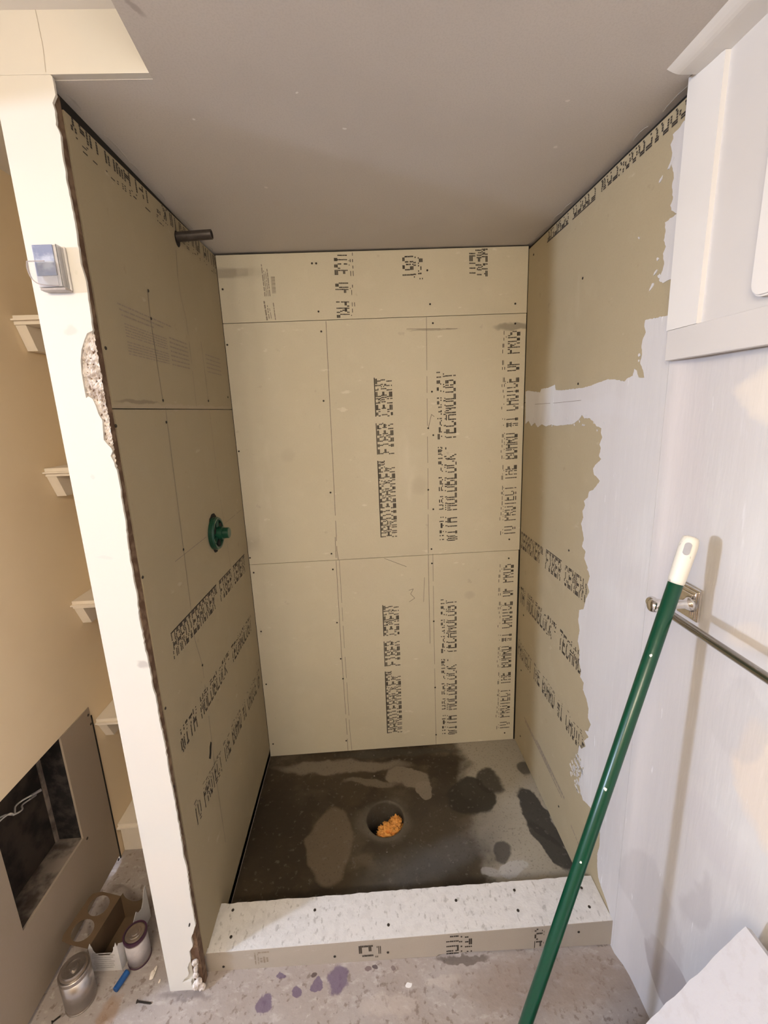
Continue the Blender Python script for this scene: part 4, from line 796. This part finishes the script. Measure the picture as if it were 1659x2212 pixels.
panel([(0, 0), (1, 0), (1, hb + .035), (.93, hb + .030), (.85, hb), (.78, hb - .012), (.68, hb - .008), (.62, hb + .006), (.5, hb - .010), (.32, hb - .022), (.15, hb - .012), (.05, hb + .004), (0, hb)], cr0 + dxv, dyv, .001, M_cart, 'side_panel', nx)
panel([(0, 0), (1, 0), (1, hb + .03)] + scoopU(.5, .40, .034, hb + .01) + [(0, hb)], cr0 + dyv, dxv, .001, M_cartin, 'back_panel', ny)
panel([(0, 0), (1, 0), (1, hb), (0, hb)], cr0, dyv, .001, M_cartin, 'far_side_panel', nx)
bm = bmesh.new(); quad(bm, [tuple(cr0 + Vector((0, 0, .001))), tuple(cr0 + dxv + Vector((0, 0, .001))), tuple(cr0 + dxv + dyv + Vector((0, 0, .001))), tuple(cr0 + dyv + Vector((0, 0, .001)))]); obj('carton_bottom', bm, M_cartin, parent=ct)
# flap with two round holes folded out towards the wall
bm = bmesh.new(); ou = .078; N_ = 24
tilt = Vector((-.92, 0, .40)).normalized()
fo = cr0 + Vector((0, 0, hb)); 
outer = [(0, 0), (1, 0), (1.0, .055), (.93, ou - .004), (.85, ou), (.12, ou), (.03, ou - .006), (0, .05)]
vo = [bm.verts.new(tuple(fo + dyv * u + tilt * v)) for u, v in outer]; eds = [bm.edges.new((vo[i], vo[(i + 1) % len(vo)])) for i in range(len(vo))]
for cu in (.27, .74):
    vi = [bm.verts.new(tuple(fo + dyv * (cu + .205 * math.cos(2 * math.pi * k / N_)) + tilt * (.040 + .025 * math.sin(2 * math.pi * k / N_)))) for k in range(N_)]
    eds += [bm.edges.new((vi[i], vi[(i + 1) % N_])) for i in range(N_)]
bmesh.ops.triangle_fill(bm, edges=eds, use_beauty=True); bmesh.ops.solidify(bm, geom=bm.faces[:], thickness=.0008)
obj('holed_flap', bm, M_cartin, parent=ct, props=dict(label='brown flap with two round holes'))
bm = bmesh.new(); rnd = random.Random(9)
for k in range(8):
    z = .062 - k * .0072; a0 = .08 + rnd.uniform(0, .06); a1 = rnd.uniform(.7, .9)
    o_ = cr0 + Vector((0, -.0006, z)); quad(bm, [tuple(o_ + dxv * a0), tuple(o_ + dxv * a1), tuple(o_ + dxv * a1 + Vector((0, 0, .0036))), tuple(o_ + dxv * a0 + Vector((0, 0, .0036)))])
obj('carton_print', bm, M_label, parent=ct)
# blue tube
za = FZ(-.225)
a_, b_ = Vector((-.2325, -.2275, za + .0085)), Vector((-.2195, -.1895, za + .0085))
bm = bmesh.new(); lathe(bm, a_, b_ - a_, [(0, .0062), (.001, .0075), (.038, .0080), (.039, .0072)], 20); bt = obj('plastic_tube', bm, M_blue, props=dict(label='short blue plastic tube lying on the floor in front of the two cans', category='tube'))
# loose screws
def screw(a, b, label):
    a, b = Vector(a), Vector(b); bm = bmesh.new(); L = (b - a).length; pr = [(0, .0042), (.0012, .0038), (.003, .0022)]
    s = .004
    while s < L - .004: pr += [(s, .0015), (s + .0009, .0023)]; s += .0018
    pr += [(L, .0003)]
    lathe(bm, a, b - a, pr, 10)
    return obj('loose_screw', bm, M_screw, props=dict(label=label, category='screw', group='loose dark screws on the floor'))
n0, n1 = D_misc['nail']; screw((n0[0], n0[1], FZ(n0[0]) + .0042), (n1[0], n1[1], FZ(n1[0]) + .002), 'dark screw lying on the floor in front of the jamb foot')
n0, n1 = D_misc['nail2']; screw((n0[0], n0[1], FZ(n0[0]) + .0042), (n1[0], n1[1], FZ(n1[0]) + .002), 'dark screw lying by the left wall at the photo bottom edge')
rnd = random.Random(12)
labs = ['pale plaster chip beside the jamb foot, nearest the purple-stained can', 'small pale plaster chip behind its larger neighbour beside the jamb', 'tiny pale plaster chip closest to the jamb foot']
for (u, v), s, lb in zip(D_misc['chips'], (.009, .006, .004), labs):
    bm = bmesh.new(); r = bmesh.ops.create_icosphere(bm, subdivisions=2, radius=1, matrix=Matrix.Translation((u, v, FZ(u) + s * .42)) @ Matrix.Diagonal((s * .6, s * 1.2, s * .42, 1)))
    for q in r['verts']: q.co += Vector((rnd.uniform(-1, 1), rnd.uniform(-1, 1), 0)) * s * .2
    obj('plaster_chip', bm, M_shelf, props=dict(label=lb, category='plaster chip', group='plaster chips beside the jamb'))
# cables in the wall cavity
for k, lb in ((0, 'upper of two white cables poking out of the wall cut-out'), (5, 'lower of two white cables poking out of the wall cut-out')):
    pts = [Vector(p) for p in D_cables[k:k + 5]]; pts = [pts[0] + Vector((-.02, -.10, -.01 - .004 * k))] + pts
    for p in pts: p.x -= .010 * (k > 0); p.z -= .005 * (k > 0)
    for i_, p in enumerate(pts): p.x += .012 * math.sin(i_ * 1.3 + k)
    cbm = bmesh.new(); tube(cbm, smoothpts(pts), .0022, 8); c_ = obj('cable', cbm, M_cable, smooth=True, props=dict(label=lb, category='cable', group='cables in the wall cavity'))
    d = (pts[-1] - pts[-2]).normalized(); cbm = bmesh.new(); tube(cbm, [pts[-1], pts[-1] + d * .022], [.0034, .0040], 8); obj('cable_end', cbm, M_cablend, parent=c_)

# ---------------------------------------------------------------- white board leaning at the lower right
T0, Bq, Tn = [Vector(p) for p in D_misc['panelT']]
dn = (Bq - T0); dn = dn / dn.z; bot = T0 + dn * (FZ(.8) + .010 - T0.z)       # bottom edge on the floor
al = Vector((0, -.52, 0))
lb = empty('leaning_board', tuple(bot + al * .5), label='speckled white board leaning against the right wall under the towel bar', category='board')
nn = al.cross(bot - T0).normalized(); nn = nn if nn.x < 0 else -nn
bm = bmesh.new(); rnd = random.Random(3); k = 40
e1 = [T0.lerp(bot, i / k) + Vector((0, rnd.uniform(-.0012, .0012), 0)) for i in range(k + 1)]
f = [bm.verts.new(p) for p in e1] + [bm.verts.new(bot + al), bm.verts.new(T0 + al)]
b2 = [bm.verts.new(v.co - nn * .0127) for v in f]; n_ = len(f)
for i in range(n_): bm.faces.new((f[i], f[(i + 1) % n_], b2[(i + 1) % n_], b2[i]))
bm.faces.new(f); bm.faces.new(b2[::-1]); obj('board_panel', bm, M_white, parent=lb)
bm = bmesh.new(); q0 = T0 - nn * .0130 + dn * -.010 + Vector((0, -.006, 0)); d2 = (bot - T0).normalized()
pts = [q0, q0 + d2 * .05, q0 + d2 * .05 - nn * .006, q0 - nn * .006]
f = [bm.verts.new(p) for p in pts]; b2 = [bm.verts.new(p + al) for p in pts]
for i in range(4): bm.faces.new((f[i], f[(i + 1) % 4], b2[(i + 1) % 4], b2[i]))
bm.faces.new(f[::-1]); bm.faces.new(b2); obj('wood_strip', bm, M_wood2, parent=lb, props=dict(label='brown wooden strip behind the top edge'))

for o in bpy.data.objects:
    if '_o' in o: del o['_o']
